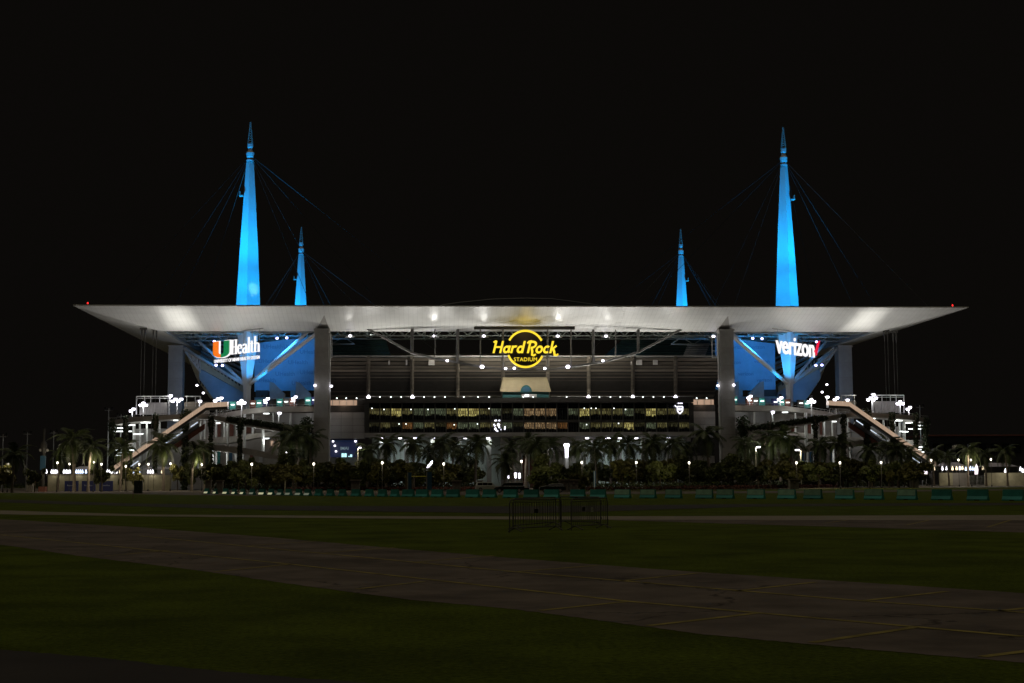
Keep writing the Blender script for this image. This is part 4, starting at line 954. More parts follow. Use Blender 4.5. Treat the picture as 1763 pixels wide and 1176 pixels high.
for ch, adv in zip('Health', (10.6, 8.3, 8.8, 4.4, 6.2, 10)):
    mb = MB()
    for k_, (p_, w_) in enumerate(HL[ch]): stroke_poly(mb, [(x_ + a, -12.4 + b) for a, b in p_], w_ * .82, lambda x, y: T(x, y, .02 * k_), dv)
    mb.build('letter', M['Swhite'], us, label='white letter ' + ch); x_ += adv
tm = text_mesh('UNIVERSITY OF MIAMI HEALTH SYSTEM', 1.3, .05, .02, m=M['Swhite'], space=1.0)
bb = [v.co.x for v in tm.vertices]; sc_ = 77 * .264 / (max(bb) - min(bb))
o = place('lettering', tm, us, T(-1, -24.3, .2), (R(90), 0, R(-45)), (sc_, 1.0, 1))
for x in (-34, -20, -6, 8, 22, 34): MB().tube(T(x, -24, -.4), T(x, 27, -.4), .07, n=5).build('hanger_rod', M['steel'], us)
MB().tube(T(-41, 27, -.4), T(40, 27, -.4), .16, n=6).build('top_rail', M['steel'], us)
light('POINT', T(0, -6, 3.2), 45, (1, .98, 1), us, rad=1.5)

O, T, ux, nrm, vz = corner_sign(1371, 602, 398, 1, .31)
vs_ = thing('corner_sign', 'glowing white bold lowercase sign with red tick in the right corner bay', 'sign', O)
tm = text_mesh('verizon', 4.4, .15, .06, m=M['Swhite'], space=.98)
bx_ = [v.co.x for v in tm.vertices]; sc_ = 68.5 * .31 / (max(bx_) - min(bx_)); mid_ = (max(bx_) + min(bx_)) / 2
hx = max(v.co.y for v in tm.vertices) - min(v.co.y for v in tm.vertices)
place('lettering', tm, vs_, T(-1.3, -9.5) - ux * (mid_ * sc_), (R(90), 0, R(45)), (sc_, 31 * vz / hx, 1))
mb = MB(); mb.prism([T(31, 2, .1), T(34.5, -6.5, .1), T(41.5, 21, .1), T(37.6, 17.5, .1), T(34.2, 4.5, .1)], nrm * .4); mb.build('tick', M['Sred'], vs_, label='red tick mark')
for x in (-30, -15, 0, 15, 30): MB().tube(T(x, -6, -.5), T(x, 32, -.5), .07, n=5).build('hanger_rod', M['steel'], vs_)
MB().tube(T(-38, 32, -.5), T(40, 32, -.5), .16, n=6).build('top_rail', M['steel'], vs_)
light('POINT', T(0, -2, 3.2), 45, (1, .98, 1), vs_, rad=1.5)

# ================================================================ PALMS
def frond_mesh(seed, droop, nl=26):
    r_ = random.Random(seed); mb = MB(); pts = []
    for i in range(9):
        t = i / 8; pts.append(Vector((math.sin(t * 1.25) / 1.25 * 1.05, 0, .10 * t - droop * t ** 2.3)))
    for i in range(8): mb.tube(pts[i], pts[i + 1], .014 * (1 - i / 9), .014 * (1 - (i + 1) / 9), n=4, caps=False)
    for i in range(nl):
        t = .12 + .88 * i / (nl - 1); k = min(int(t * 8), 7); p = pts[k].lerp(pts[k + 1], t * 8 - k); d = (pts[k + 1] - pts[k]).normalized()
        ln = .34 * math.sin(math.pi * (.18 + .74 * t)) * r_.uniform(.8, 1.1) + .06
        for sg_ in (-1, 1):
            a = Vector((0, sg_, 0)) * .75 + d * .65 + Vector((0, 0, r_.uniform(-.75, -.2)))
            a.normalize(); tip = p + a * ln; w = d * .019
            mid = p + a * ln * .55 + Vector((0, 0, .03))
            mb.add([p - w, p + w, mid + w * .9, tip, mid - w * .9], [(0, 1, 2, 4), (4, 2, 3)])
    return mb.mesh('frond', M['palm'])
FR = [frond_mesh(11, .42), frond_mesh(12, .62), frond_mesh(13, .85), frond_mesh(14, .3)]
def trunk_mesh(seed, lean):
    r_ = random.Random(seed); mb = MB(); n = 10; pr = []
    for i in range(n + 1):
        t = i / n; pr.append((Vector((lean * t * t, lean * .4 * math.sin(t * 2), t)), .034 * (1 - .35 * t) + (.012 if i == 0 else 0) + (.006 if i % 2 else 0)))
    for (a, ra), (b, rb) in zip(pr[:-1], pr[1:]): mb.tube(a, b, ra, rb, n=8, caps=False)
    return mb.mesh('trunk', M['trunk']), pr[-1][0]
TR = [trunk_mesh(1, 0.0), trunk_mesh(2, .05), trunk_mesh(3, -.06)]
palm_list = []
def palm(px, py, Y, rad, label, nf=20, var=None):
    b = gx(px, Y); c = at(px, py, Y); h = c.z; i = len(palm_list)
    r_ = random.Random(int(px * 10)); v = r_.randrange(3) if var is None else var
    t = thing('palm_tree', label, 'palm tree', b, 'palms along the stadium front')
    tm_, tip = TR[v]; o = place('trunk', tm_, t, b, (0, 0, 0), (h * .9, h * .9, h)); o.rotation_euler.z = r_.uniform(-.4, .4)
    off = Vector((tip.x * h * .9 * math.cos(o.rotation_euler.z), tip.x * h * .9 * math.sin(o.rotation_euler.z), 0))
    top = b + off + Vector((0, 0, h))
    for k in range(nf):
        az = k * 2.39996 + r_.uniform(-.2, .2); lvl = k / nf
        pitch = R(-62 + 105 * lvl + r_.uniform(-8, 8))          # upright spears to drooping old leaves
        q = place('frond', FR[(k + v) % 4 if lvl < .75 else 2], t, top + Vector((0, 0, .1)), (0, 0, 0), rad * r_.uniform(.85, 1.15))
        q.rotation_euler = (0, pitch, az)
    MB().tube(top + Vector((0, 0, -.12 * h)), top + Vector((0, 0, .15)), .03 * h * .75, .02 * h * .6, n=8).build('crownshaft', M['palm'], t)
    palm_list.append(t)
PL = [(21, 783, 300, 3.2), (128, 757, 330, 3.8), (152, 770, 320, 3.2), (100, 785, 345, 2.6), (207, 772, 340, 3.4), (282, 766, 330, 3.7), (330, 778, 320, 2.8), (353, 772, 335, 2.8),
      (486, 762, 330, 3.2), (514, 750, 325, 3.9), (534, 756, 335, 3.4), (505, 784, 310, 2.6), (632, 775, 320, 2.6), (665, 765, 315, 3.1), (712, 766, 310, 3.2), (735, 782, 325, 2.7), (760, 764, 318, 3.2), (779, 771, 330, 3.0),
      (818, 764, 310, 3.3), (800, 786, 325, 2.5), (868, 796, 270, 2.7), (884, 772, 320, 2.8), (921, 768, 300, 3.2), (905, 762, 330, 3.3), (946, 768, 315, 3.2), (1000, 770, 315, 3.0), (1028, 772, 300, 3.2), (1052, 764, 318, 3.4),
      (1086, 766, 312, 3.2), (1112, 772, 325, 2.7), (1130, 765, 316, 3.2), (1160, 766, 310, 3.2), (1180, 776, 325, 2.7), (1222, 748, 322, 3.9), (1284, 764, 318, 3.2), (1305, 776, 330, 2.8),
      (1325, 756, 325, 3.6), (1344, 752, 320, 3.7), (1368, 764, 330, 3.3), (1412, 766, 325, 3.1), (1442, 764, 322, 3.3), (1497, 776, 305, 2.9), (1536, 768, 325, 3.2), (1546, 776, 320, 3.0), (1564, 782, 330, 2.8), (1608, 782, 350, 2.8), (1634, 786, 360, 2.6), (1667, 776, 330, 3.0), (1698, 784, 350, 2.8), (1735, 778, 345, 3.0)]
PL.sort()
for i, (px, py, Y, rr) in enumerate(PL):
    near = ('left of the ramp' if px < 190 else 'before the left ramp' if px < 545 else 'before the lobby' if px < 1240 else 'before the right ramp' if px < 1590 else 'beyond the right ramp')
    sz = 'tall' if py < 765 else 'short' if py > 780 else 'mid-height'
    palm(px, py, Y, rr * 1.28, '%s dark palm tree %s, %s palm from the left edge' % (sz, near, ordinal(i)))

# ================================================================ BROADLEAF TREES, SHRUBS, HEDGES
def crown_mesh(seed, m, n=2600, size=.12):
    global rng
    rng = np.random.default_rng(seed); k = 11
    cen = rng.normal(size=(k, 3)) * [.30, .30, .22]; cen[:, 2] += .1
    rad = rng.uniform(.16, .34, (k, 1)) * np.array([[1, 1, .85]])
    return leaf_cloud('crown', cen, rad, n, size, m)
CR = [crown_mesh(21, M['tree']), crown_mesh(22, M['tree2']), crown_mesh(23, M['tree']), crown_mesh(24, M['tree2']), crown_mesh(25, M['tree'])]
def limb_mesh():
    mb = MB(); mb.tube((0, 0, 0), (.02, 0, .55), .035, .022, n=6)
    for a in range(5):
        c_, s_ = math.cos(a * 1.257), math.sin(a * 1.257); mb.tube((.02, 0, .45 + .03 * a), (.25 * c_, .25 * s_, .85 + .05 * (a % 3)), .016, .006, n=5)
    return mb.mesh('trunk', M['bark'])
LIMB = limb_mesh()
tr_n = [0]
def btree(px, ytop, Y, w, label, kind=None, group='small trees in the front planting'):
    b = gx(px, Y); z = at(px, ytop, Y).z; k = tr_n[0] % 5 if kind is None else kind; tr_n[0] += 1
    t = thing('shade_tree', label, 'tree', b, group); r_ = random.Random(tr_n[0])
    place('trunk', LIMB, t, b, (0, 0, r_.uniform(0, 6)), (z * .8, z * .8, z * .85))
    place('crown', CR[k], t, b + Vector((0, 0, z * .60)), (0, 0, r_.uniform(0, 6)), (w, w * .8, z * .62))
tx = list(np.arange(372, 660, 17.5)) + [684, 702, 722, 750, 772] + [940, 958, 985, 1003] + list(np.arange(1070, 1275, 16.5)) + list(np.arange(1285, 1480, 21)) + [1505, 1548, 1575]
for i, x in enumerate(tx):
    r_ = random.Random(i); x = x + r_.uniform(-4, 4); yt = 793 + r_.uniform(-3, 9)
    btree(x, yt, r_.uniform(285, 312), r_.uniform(3.6, 5.0), '%s leafy tree in the dark planting, %s from the left' % (('dense', 'olive', 'round', 'loose', 'dark')[i % 5], ordinal(i)))
tx2 = list(np.arange(366, 822, 13.0)) + list(np.arange(1004, 1580, 13.5))
for i, x in enumerate(tx2):
    r_ = random.Random(500 + i); x = x + r_.uniform(-4, 4)
    btree(x, 799 + r_.uniform(-4, 7), r_.uniform(318, 338), r_.uniform(4.2, 6.2), '%s tree in the back planting row near the building, %s from the left' % (('dark', 'low', 'broad', 'dim')[i % 4], ordinal(i)), group='trees of the back planting row')
for i, (x, yt, Y, w) in enumerate(((176, 802, 330, 3.4), (232, 806, 335, 2.6), (217, 803, 345, 2.6), (306, 800, 330, 2.4), (330, 800, 326, 3.4), (60, 806, 320, 3.0), (5, 800, 320, 3.5), (1470, 806, 312, 3.0), (1531, 810, 290, 1.6))):
    btree(x, yt, Y, w, ('round clipped tree by the cream wall', 'thin young tree before the cream wall', 'pale young tree before the cream wall', 'slender tree beside the ramp foot', 'dark tree below the left escalator', 'bushy tree beside the dark pylon', 'broad tree at the left edge of the view', 'dark tree below the right escalator', 'small olive tree with yellowish leaves near the right kerb')[i], kind=i % 5, group=None)
# clipped round shrubs by the entrance
for i, (x, yt, Y, w) in enumerate(((952, 818, 262, 3.4), (932, 822, 268, 2.0), (968, 815, 266, 2.2), (998, 818, 262, 2.2))):
    b = gx(x, Y); z = at(x, yt, Y).z
    o = place('round_shrub', CR[i], None, b + Vector((0, 0, z * .45)), (0, 0, i), (w, w, z * .95)); tag(o, 'clipped round green shrub by the entrance, %s from the left' % ordinal(i), 'shrub', 'round shrubs by the entrance')
def hedge(pts, h, w, n, m, label, name='hedge', size=.28):
    P_ = [gnd(*p) for p in pts]; cen = []; rad = []
    for a, b in zip(P_[:-1], P_[1:]):
        L_ = (b - a).length; k = max(2, int(L_ / (w * .7)))
        for j in range(k): q = a.lerp(b, j / k); cen.append((q.x, q.y, h * .5)); rad.append((w * .7, w * .6, h * .58))
    me = leaf_cloud(name, cen, rad, n, size, m); o = bpy.data.objects.new(name, me); COL.objects.link(o); o['kind'] = 'stuff'; return tag(o, label, 'hedge' if 'hedge' in name else 'plants')
hedge([(372, 843.4), (520, 844), (700, 844), (826, 843.8)], 1.5, 1.6, 9000, M['hedge'], 'dark low hedge behind the kerb left of the entrance drive')
hedge([(1000, 843.6), (1150, 843), (1300, 841), (1450, 838.9), (1560, 837)], 1.5, 1.6, 9000, M['hedge'], 'dark low hedge behind the kerb right of the entrance drive')
hedge([(480, 845), (700, 845), (826, 844.8)], .8, 1.0, 5000, M['flower'], 'reddish ground cover in front of the left hedge', 'flower_bed', .22)
hedge([(1000, 844.6), (1150, 844), (1300, 842), (1440, 840)], .8, 1.0, 5000, M['flower'], 'reddish ground cover in front of the right hedge', 'flower_bed', .22)
hedge([(-60, 841), (60, 841.2), (112, 841.6)], 2.2, 2.4, 5000, M['hedge'], 'dark hedge at the far left below the palms')
hedge([(1672, 834.6), (1763, 833.6), (1860, 832.6)], 2.6, 2.4, 5000, M['hedge'], 'dark hedge at the far right edge')

# ================================================================ STREET LAMPS
pole_me = MB().tube((0, 0, 0), (0, 0, 1), .055, .04, n=6).mesh('pole', M['dark'])
base_me = MB().lathe((0, 0, 0), [(.16, 0), (.16, .35), (.08, .5)], 8).mesh('base', M['black'])
lan_me = MB().lathe((0, 0, 0), [(.12, -.3), (.24, -.1), (.25, .15), (.14, .34)], 8).mesh('lantern', M['Lwarm'])
cap_me = MB().lathe((0, 0, .3), [(.34, 0), (.2, .16), (.04, .26)], 8).mesh('cap', M['black'])
LP = [(13, 799, 320), (98, 797, 325), (119, 799, 335), (161, 796, 320), (174, 799.5, 318), (216, 803, 330), (239, 799.5, 335), (255, 799.5, 335), (293, 798.5, 328), (347, 800, 320), (433, 799.5, 300), (540, 799, 300), (658, 797, 296), (764, 799, 290), (898, 794.5, 300), (1002, 796.5, 296), (1096, 796.5, 296), (1187, 797, 290), (1372, 797, 296), (1447, 797, 300), (1518, 796.5, 290), (1604.5, 792.5, 330), (1651.5, 792, 335), (1673, 792, 330), (1707.5, 791, 325)]
for i, (x, y, Y) in enumerate(LP):
    if Y <= 300: Y = 279
    b = gx(x, Y); z = at(x, y, Y).z
    t = thing('lantern_post', 'slim post with a small glowing lantern in the front planting, %s from the left' % ordinal(i), 'lamp post', b, 'lantern posts in the front planting')
    place('pole', pole_me, t, b, (0, 0, 0), (1, 1, z)); place('base', base_me, t, b); place('lantern', lan_me, t, b + Vector((0, 0, z)), scale=.78); place('cap', cap_me, t, b + Vector((0, 0, z)), scale=.78)
    light('POINT', b + Vector((0, -.9, z + .2)), 360, WARM, t, rad=.35)
arm = [(491, 780, 318, 4), (615.6, 772, 322, 5), (1302, 771, 318, 5), (1380, 776, 310, -6), (878, 794, 330, 2), (943, 774.5, 330, 5)]
for i, (x, y, Y, dx) in enumerate(arm):
    b = gx(x, Y); z = at(x, y, Y).z; q = b + Vector((dx / 7.6, 0, z + .15))
    t = thing('street_lamp', 'taller street lamp with a bright side arm among the palms, %s from the left' % ordinal(i), 'street lamp', b, 'arm lamps among the palms')
    MB().tube(b, b + Vector((0, 0, z)), .16, .11).build('pole', M['cream'], t); MB().tube(b + Vector((0, 0, z)), q, .07, n=6).build('arm', M['steel'], t)
    MB().box(q, (.85, .4, .26)).build('head', M['Lcool'], t); light('POINT', q + Vector((0, -.5, -.4)), 420, (1, .95, .86), t, rad=.3)
b = gx(976, 305); z = at(976, 767, 305).z
t = thing('light_column', 'thick pale column with a dazzling violet-white light at its top', 'light column', b)
MB().tube(b, b + Vector((0, 0, z - 2.6)), .5, .45, n=12).build('shaft', M['white'], t); MB().lathe(b + Vector((0, 0, z - 2.6)), [(.3, 0), (.34, 2.0), (.62, 2.6), (.5, 3.0)], 12).build('glowing_head', M['Lcool'], t)
light('POINT', b + Vector((0, -1.2, z)), 700, COOL, t, rad=.4)
# tall unlit masts
for i, (x, y, Y, w) in enumerate(((3, 748, 380, 2), (45, 744, 420, 2), (184.5, 703, 402, 2), (206, 713, 402, 2), (1588, 698, 404, 2), (1556, 712, 404, 2), (90.5, 742, 420, 1))):
    b = gx(x, Y); z = at(x, y, Y).z; t = thing('floodlight_pole', 'tall thin unlit grey floodlight pole, %s from the left' % ordinal([3, 45, 90.5, 184.5, 206, 1556, 1588].index(x)), 'pole', b, 'unlit floodlight poles')
    MB().tube(b, b + Vector((0, 0, z)), .18, .12, n=6).build('pole', M['steel'], t); MB().tube(b + Vector((-1.1, 0, z - .6)), b + Vector((1.1, 0, z - .6)), .08, n=5).build('crossarm', M['steel'], t)
    for dx in (-.9, .9): MB().box(b + Vector((dx, 0, z)), (.5, .5, .7)).build('head', M['black'], t)

# ================================================================ JERSEY BARRIERS
bx_px = [356, 371, 388.5, 403.5, 418, 434.5, 451.5, 467, 482.5, 497, 514.5, 530, 549, 569, 590, 613, 636, 658.5, 680, 703, 727, 753, 780, 814, 843, 879, 915, 950, 995, 1030, 1072, 1116, 1160, 1213, 1249, 1302, 1355, 1400, 1455, 1505, 1562, 1622, 1684, 1745, 1800]
def bl(x): return float(np.interp(x, [356, 450, 535, 700, 880, 1060, 1235, 1400, 1600, 1745, 1850], [850.3, 852.4, 853.8, 855.8, 857.2, 857.9, 858.6, 859.5, 861.0, 862.2, 863.1]))
prof = [(-.30, 0), (.30, 0), (.30, .10), (.14, .34), (.09, .85), (-.09, .85), (-.14, .34), (-.30, .10)]
bod = MB().prism([(-.85, y, z) for y, z in prof], (1.7, 0, 0)).mesh('body', M['teal'])
M['glow1'] = emis('bright_toe_glow', (.95, .92, .55), .45); M['glow2'] = emis('dim_toe_glow', (.70, .78, .55), .16)  # added emission stands in for light on the pale toes; no lamp there
toe = MB().add([(-.80, -.305, .10), (.80, -.305, .10), (.80, -.15, .355), (-.80, -.15, .355)], [(0, 1, 2, 3)]).mesh('toe_glow', M['glow1'])
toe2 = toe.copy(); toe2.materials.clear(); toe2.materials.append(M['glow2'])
face = MB().add([(-.80, -.155, .36), (.80, -.155, .36), (.80, -.105, .82), (-.80, -.105, .82)], [(0, 1, 2, 3)]).mesh('pale_lit_paint', M['tealp'])  # light on the upper face, put into a paler green
lift = MB().prism([(-.2, y, z) for y, z in ((-.31, .0), (.31, 0), (.31, .07), (-.31, .07))], (.4, 0, 0)).mesh('fork_slot', M['black'])
for i, x in enumerate(bx_px):
    p = gnd(x, bl(x)); q = gnd(x + 4, bl(x + 4)); d = q - p; rz = math.atan2(d.y, d.x) * (.93 if x < 700 else .8) + random.Random(i).uniform(-.09, .09)
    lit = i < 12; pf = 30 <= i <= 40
    lb = ('teal jersey barrier, pale toe with added glow' if lit else 'teal jersey barrier, light painted pale green on face' if pf else 'plain dark teal jersey barrier') + ', %s from the left in the row' % ordinal(i)
    t = thing('jersey_barrier', lb, 'barrier', p, 'row of jersey barriers across the field'); t.rotation_euler.z = rz
    sc = 1.0 if x > 700 else .95
    for me, nm in ((bod, 'body'), (lift, 'fork_slot')) + (((toe if i < 5 or i in (6, 7) else toe2, 'toe_glow'),) if lit else ()) + (((face, 'lit_face_paint'),) if pf else ()):
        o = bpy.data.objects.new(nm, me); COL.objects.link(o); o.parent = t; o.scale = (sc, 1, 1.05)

# ================================================================ CROWD BARRICADES
M['bsteel'] = mat('dull_barrier_steel', (.11, .105, .095), .6, .2, 3)
bar_me = MB().tube((0, 0, .16), (0, 0, 1.0), .009, n=5).mesh('bar', M['bsteel'])
def barricade(a, b, label, plates):
    p, q = gnd(*a), gnd(*b); d = q - p; L_ = d.length; t = thing('crowd_barrier', label, 'crowd barrier', p, 'crowd barriers on the grass'); t.rotation_euler.z = math.atan2(d.y, d.x)
    def pt(mb, nm, m=M['bsteel']):
        o = bpy.data.objects.new(nm, mb.mesh(nm, m)); COL.objects.link(o); o.parent = t; return o
    top = [(0, 0, 0), (0, 0, .98), (.03, 0, 1.06), (.10, 0, 1.10), (L_ - .10, 0, 1.10), (L_ - .03, 0, 1.06), (L_, 0, .98), (L_, 0, 0)]
    pt(MB().path(top, .021, 8), 'frame'); pt(MB().tube((0, 0, .15), (L_, 0, .15), .019), 'bottom_rail'); pt(MB().tube((0, 0, 1.0), (L_, 0, 1.0), .012, n=6), 'upper_rail')
    n = 19
    for k in range(1, n): o = bpy.data.objects.new('bar', bar_me); COL.objects.link(o); o.parent = t; o.location = (L_ * k / n, 0, 0)
    for x in (.28, L_ - .28): pt(MB().path([(x, -.32, .02), (x, 0, .15), (x, .32, .02)], .02, 6), 'foot')
    for x in (L_ - .01,): pt(MB().box((L_ + .03, 0, .85), (.05, .03, .06)).box((L_ + .03, 0, .3), (.05, .03, .06)), 'hook')
    for x, z, w, h, m in plates: pt(MB().box((x * L_, -.02, z), (w, .012, h)), 'placard', M[m])
    return t
barricade((877.5, 917), (966, 913), 'front left crowd barrier with two small placards', [(.42, .72, .10, .20, 'panel'), (.5, .70, .18, .13, 'black')])
barricade((884, 912), (957, 905), 'crowd barrier angled behind the front left one', [])
barricade((984, 913.5), (1046, 909.5), 'front right crowd barrier with a white square placard', [(.32, .73, .2, .14, 'black'), (.55, .70, .15, .17, 'white'), (.55, .70, .06, .07, 'black')])
barricade((964, 903), (1034, 905.5), 'crowd barrier angled behind the front right one', [])
p = gnd(229, 858); t = thing('marker_stake', 'thin short stake standing in the grass at left', 'stake', p); MB().tube(p, p + Vector((0, 0, 1.0)), .035, n=6).build('rod', M['brickred'], t); MB().box(p + Vector((0, 0, 1.0)), (.09, .09, .12)).build('tip', M['panel'], t)

# ================================================================ VEHICLES
def car(px, Y, label, m, L_=4.7, H_=1.78, flip=1, kind='suv'):
    b = gx(px, Y); t = thing('parked_car', label, 'car', b); t.rotation_euler.z = R(4) * flip
    def pt(mb, nm, m_, par=None, bev=0):
        o = bpy.data.objects.new(nm, mb.mesh(nm, m_)); COL.objects.link(o); o.parent = par or t
        if bev: q = o.modifiers.new('bevel', 'BEVEL'); q.width = bev; q.segments = 3; q.limit_method = 'ANGLE'
        return o
    l = L_ / 2; f = flip
    lower = [(-l, .35), (-l, .95), (-l + .12, 1.05), (l * .50, 1.08), (l * .92, .92), (l, .72), (l, .35)]
    cab = [(-l + .08, 1.04), (-l + .30, H_ - .06), (-l + .7, H_), (l * .12, H_), (l * .30, H_ - .08), (l * .56, 1.06)]
    body = pt(MB().prism([(x * f, -.92, z) for x, z in lower], (0, 1.84, 0)), 'body', m, bev=.07)
    pt(MB().prism([(x * f, -.80, z) for x, z in cab], (0, 1.6, 0)), 'cabin', m, bev=.08)
    for sd in (-.81, .81):
        for xa, xb, za, zb in ((-l + .35, -l + 1.2, 1.12, H_ - .16), (-l + 1.28, -.15, 1.12, H_ - .14), (-.07, l * .30, 1.12, H_ - .18)):
            pt(MB().box(((xa + xb) / 2 * f, sd, (za + zb) / 2), (abs(xb - xa), .03, zb - za)), 'window', M['glass'])
        for xa in (-.2, -l + 1.25): pt(MB().box(((xa + .12) * f, sd * 1.15, .98), (.2, .04, .04)), 'door_handle', M['steel'])
    for x in (-l + .85, l - .85):
        for sd in (-.86, .86):
            w = pt(MB().tube((x * f, sd - .11, .35), (x * f, sd + .11, .35), .35, n=16), 'wheel', M['rubber'])
            pt(MB().tube((x * f, sd - .125, .35), (x * f, sd + .125, .35), .21, n=10), 'rim', M['steel'], w)
    for sd in (-.68, .68):
        pt(MB().box(((l - .04) * f, sd, .78), (.12, .36, .16)), 'headlight', M['white']); pt(MB().box(((-l + .03) * f, sd * 1.05, .88), (.1, .2, .3)), 'tail_light', M['brickred'])
    pt(MB().box((l * f, 0, .45), (.14, 1.7, .22)), 'bumper', M['black'], bev=.03); pt(MB().box((-l * f, 0, .45), (.14, 1.7, .22)), 'bumper', M['black'], bev=.03)
    for sd in (-.98, .98): pt(MB().box((l * .42 * f, sd, 1.12), (.14, .2, .14)), 'mirror', m)
    return t
car(877, 226, 'black sport utility vehicle left of the barricades, behind the barrier row', M['carblack'], 4.8, 1.62, -1)
car(951, 224, 'black car on the drive in front of the stone gate piers', M['carblack'], 4.1, 1.36, -1)
car(840, 262, 'pale van parked beside the small bushy palm', M['paintw'], 4.6, 1.7, 1)
b = gx(899, 236); t = thing('golf_cart', 'small cart with a flat cream roof behind the black vehicle', 'cart', b)
MB().box(b + Vector((0, 0, 1.78)), (2.5, 1.2, .09)).build('roof', M['cream'], t, bevel=.03); MB().box(b + Vector((0, 0, .55)), (2.3, 1.1, .45)).build('chassis', M['black'], t, bevel=.08)
MB().box(b + Vector((-.2, 0, .95)), (.5, 1.0, .5)).build('seat', M['cream'], t, bevel=.06)
for dx in (-1.05, 1.0):
    for dy in (-.5, .5):
        MB().tube(b + Vector((dx, dy, .7)), b + Vector((dx * .95, dy, 1.75)), .03, n=6).build('roof_post', M['steel'], t)
        MB().tube(b + Vector((dx * .8, dy - .08, .25)), b + Vector((dx * .8, dy + .08, .25)), .25, n=12).build('wheel', M['rubber'], t)

# ================================================================ GATE PIERS, CABINETS, PYLONS
def pier(px, yt, Y, w, label, lamp=False):
    b = gx(px, Y); h = at(px, yt, Y).z; t = thing('stone_pier', label, 'pier', b, None); n = max(3, int(h / .55))
    for k in range(n):
        hh = (h - .2) / n
        for dx in (-.25, .25):
            o_ = .08 * w * (1 if k % 2 else -1)
            MB().box((b.x + dx * w + o_ * .5, b.y, hh * (k + .5)), (w * .5 - .03 - (o_ if dx > 0 else -o_), w, hh - .03)).build('stone', M['stone'], t)
    MB().box((b.x, b.y, h / 2), (w * .9, w * .9, h * .94)).build('core', M['stone'], t)
    MB().box((b.x, b.y, h - .08), (w * 1.25, w * 1.25, .18)).build('cap', M['path'], t)
    if lamp: MB().box((b.x, b.y - w * .55, h * .72), (.3, .14, .25)).build('pier_lamp', M['path'], t)
for px, yt, Y, w, lb, lm in ((52, 822, 330, 1.4, 'low pale stone pier near the dark pylon', 0), (359, 826.5, 262, 1.0, 'left stone pier of the pair at the start of the barrier row', 0), (379, 827, 262, 1.1, 'right stone pier of the pair at the start of the barrier row', 0), (612, 826, 258, 1.6, 'broad dark stone pier with flat cap in the left planting', 0),
                             (786, 827, 256, 1.5, 'stone pier with pale cap left of the pale van', 0), (970, 825.5, 240, 1.5, 'left stone pier of the entrance gate', 1), (987, 825.5, 240, 1.5, 'right stone pier of the entrance gate', 1), (1366, 824.5, 270, 1.7, 'stone pier with flat pale cap in the right planting', 1), (1573, 821, 300, 1.6, 'pale stone pier at the right end of the planting', 1), (826, 827, 262, .9, 'small stone pier beside the drive at the pale van', 0)):
    pier(px, yt, Y, w, lb, lm)
for px, y0_, y1_, Y, wd, lb in ((705.5, 813.5, 841, 270, 5.5, 'left blue-grey gate pylon under the palms'), (739.5, 812.5, 842, 268, 8, 'right blue-grey gate pylon under the palms')):
    b = gx(px, Y); h = at(px, y0_, Y).z; w_ = wd * Y / FPX; t = thing('gate_pylon', lb, 'pylon', b)
    MB().box((b.x, b.y, h / 2), (w_, .5, h)).build('panel', M['bluesign'], t); MB().box((b.x - w_ / 2 - .08, b.y, h / 2), (.16, .6, h + .1)).build('edge', M['steel'], t); MB().box((b.x, b.y, .15), (w_ * 1.3, .9, .3)).build('plinth', M['stone'], t)
a, b = at(709, 820.5, 269), at(735, 820.5, 269); t = thing('height_bar', 'yellow height bar between the two gate pylons', 'bar', a); MB().tube(a, b, .10).build('bar', M['yellow'], t); MB().tube(a + Vector((.3, 0, -.5)), a + Vector((.3, 0, 0)), .04).tube(b + Vector((-.3, 0, -.5)), b + Vector((-.3, 0, 0)), .04).build('hanger', M['steel'], t)
b = gx(1023.5, 285); h = at(1023.5, 811, 285).z; t = thing('banner_flag', 'upright teal-blue banner flag beside a pale palm trunk', 'banner', b); MB().box((b.x + .05, b.y, h * .55), (.42, .06, h * .9)).build('cloth', M['bluesign'], t); MB().tube(b, b + Vector((0, 0, h)), .05).build('pole', M['white'], t)
b = gx(1012, 276); h = at(1012, 822, 276).z; t = thing('notice_board', 'small pale notice board on two legs by the entrance', 'notice board', b); MB().box((b.x, b.y, h - .5), (.5, .08, 1.0)).build('board', M['cream'], t); MB().tube(b + Vector((-.2, 0, 0)), b + Vector((-.2, 0, h - .9)), .04).tube(b + Vector((.2, 0, 0)), b + Vector((.2, 0, h - .9)), .04).build('leg', M['steel'], t)
b = gx(74, 330); z = at(74, 738, 330).z
t = thing('banner_pylon', 'tall dark lamp pylon with a blue banner at the far left', 'pylon', b); MB().tube(b, b + Vector((0, 0, z)), .4, .25).build('shaft', M['dark'], t)
MB().lathe(b + Vector((0, 0, z - 4)), [(.4, -1.6), (.75, -.4), (.75, .5), (.3, 1.2)], 8).build('lantern', M['dark'], t); MB().box((b.x, b.y - .4, at(74, 797, 330).z), (1.25, .1, 3.2)).build('banner', M['bluesign'], t)
for dx in (-.75, .75): MB().lathe(b + Vector((dx, 0, at(74, 775, 330).z)), [(.2, -.3), (.36, 0), (.2, .3)], 8).build('side_globe', M['panel'], t)
MB().box((b.x, b.y, .6), (1.6, 1.6, 1.2)).build('plinth', M['brickred'], t)
b = gx(238.5, 262); t = thing('utility_cabinet', 'dark green utility cabinet with pale top at the field edge', 'cabinet', b)
h = at(238.5, 828, 262).z; MB().box((b.x, b.y, h / 2), (1.45, .9, h)).build('cabinet', M['gut'], t, bevel=.04); MB().box((b.x, b.y - .46, h / 2), (.03, .03, h * .9)).build('door_seam', M['black'], t); MB().box((b.x, b.y, h + .06), (1.3, .8, .1)).build('lid', M['path'], t); MB().box((b.x + .1, b.y - .47, h * .55), (.05, .04, .2)).build('handle', M['steel'], t)
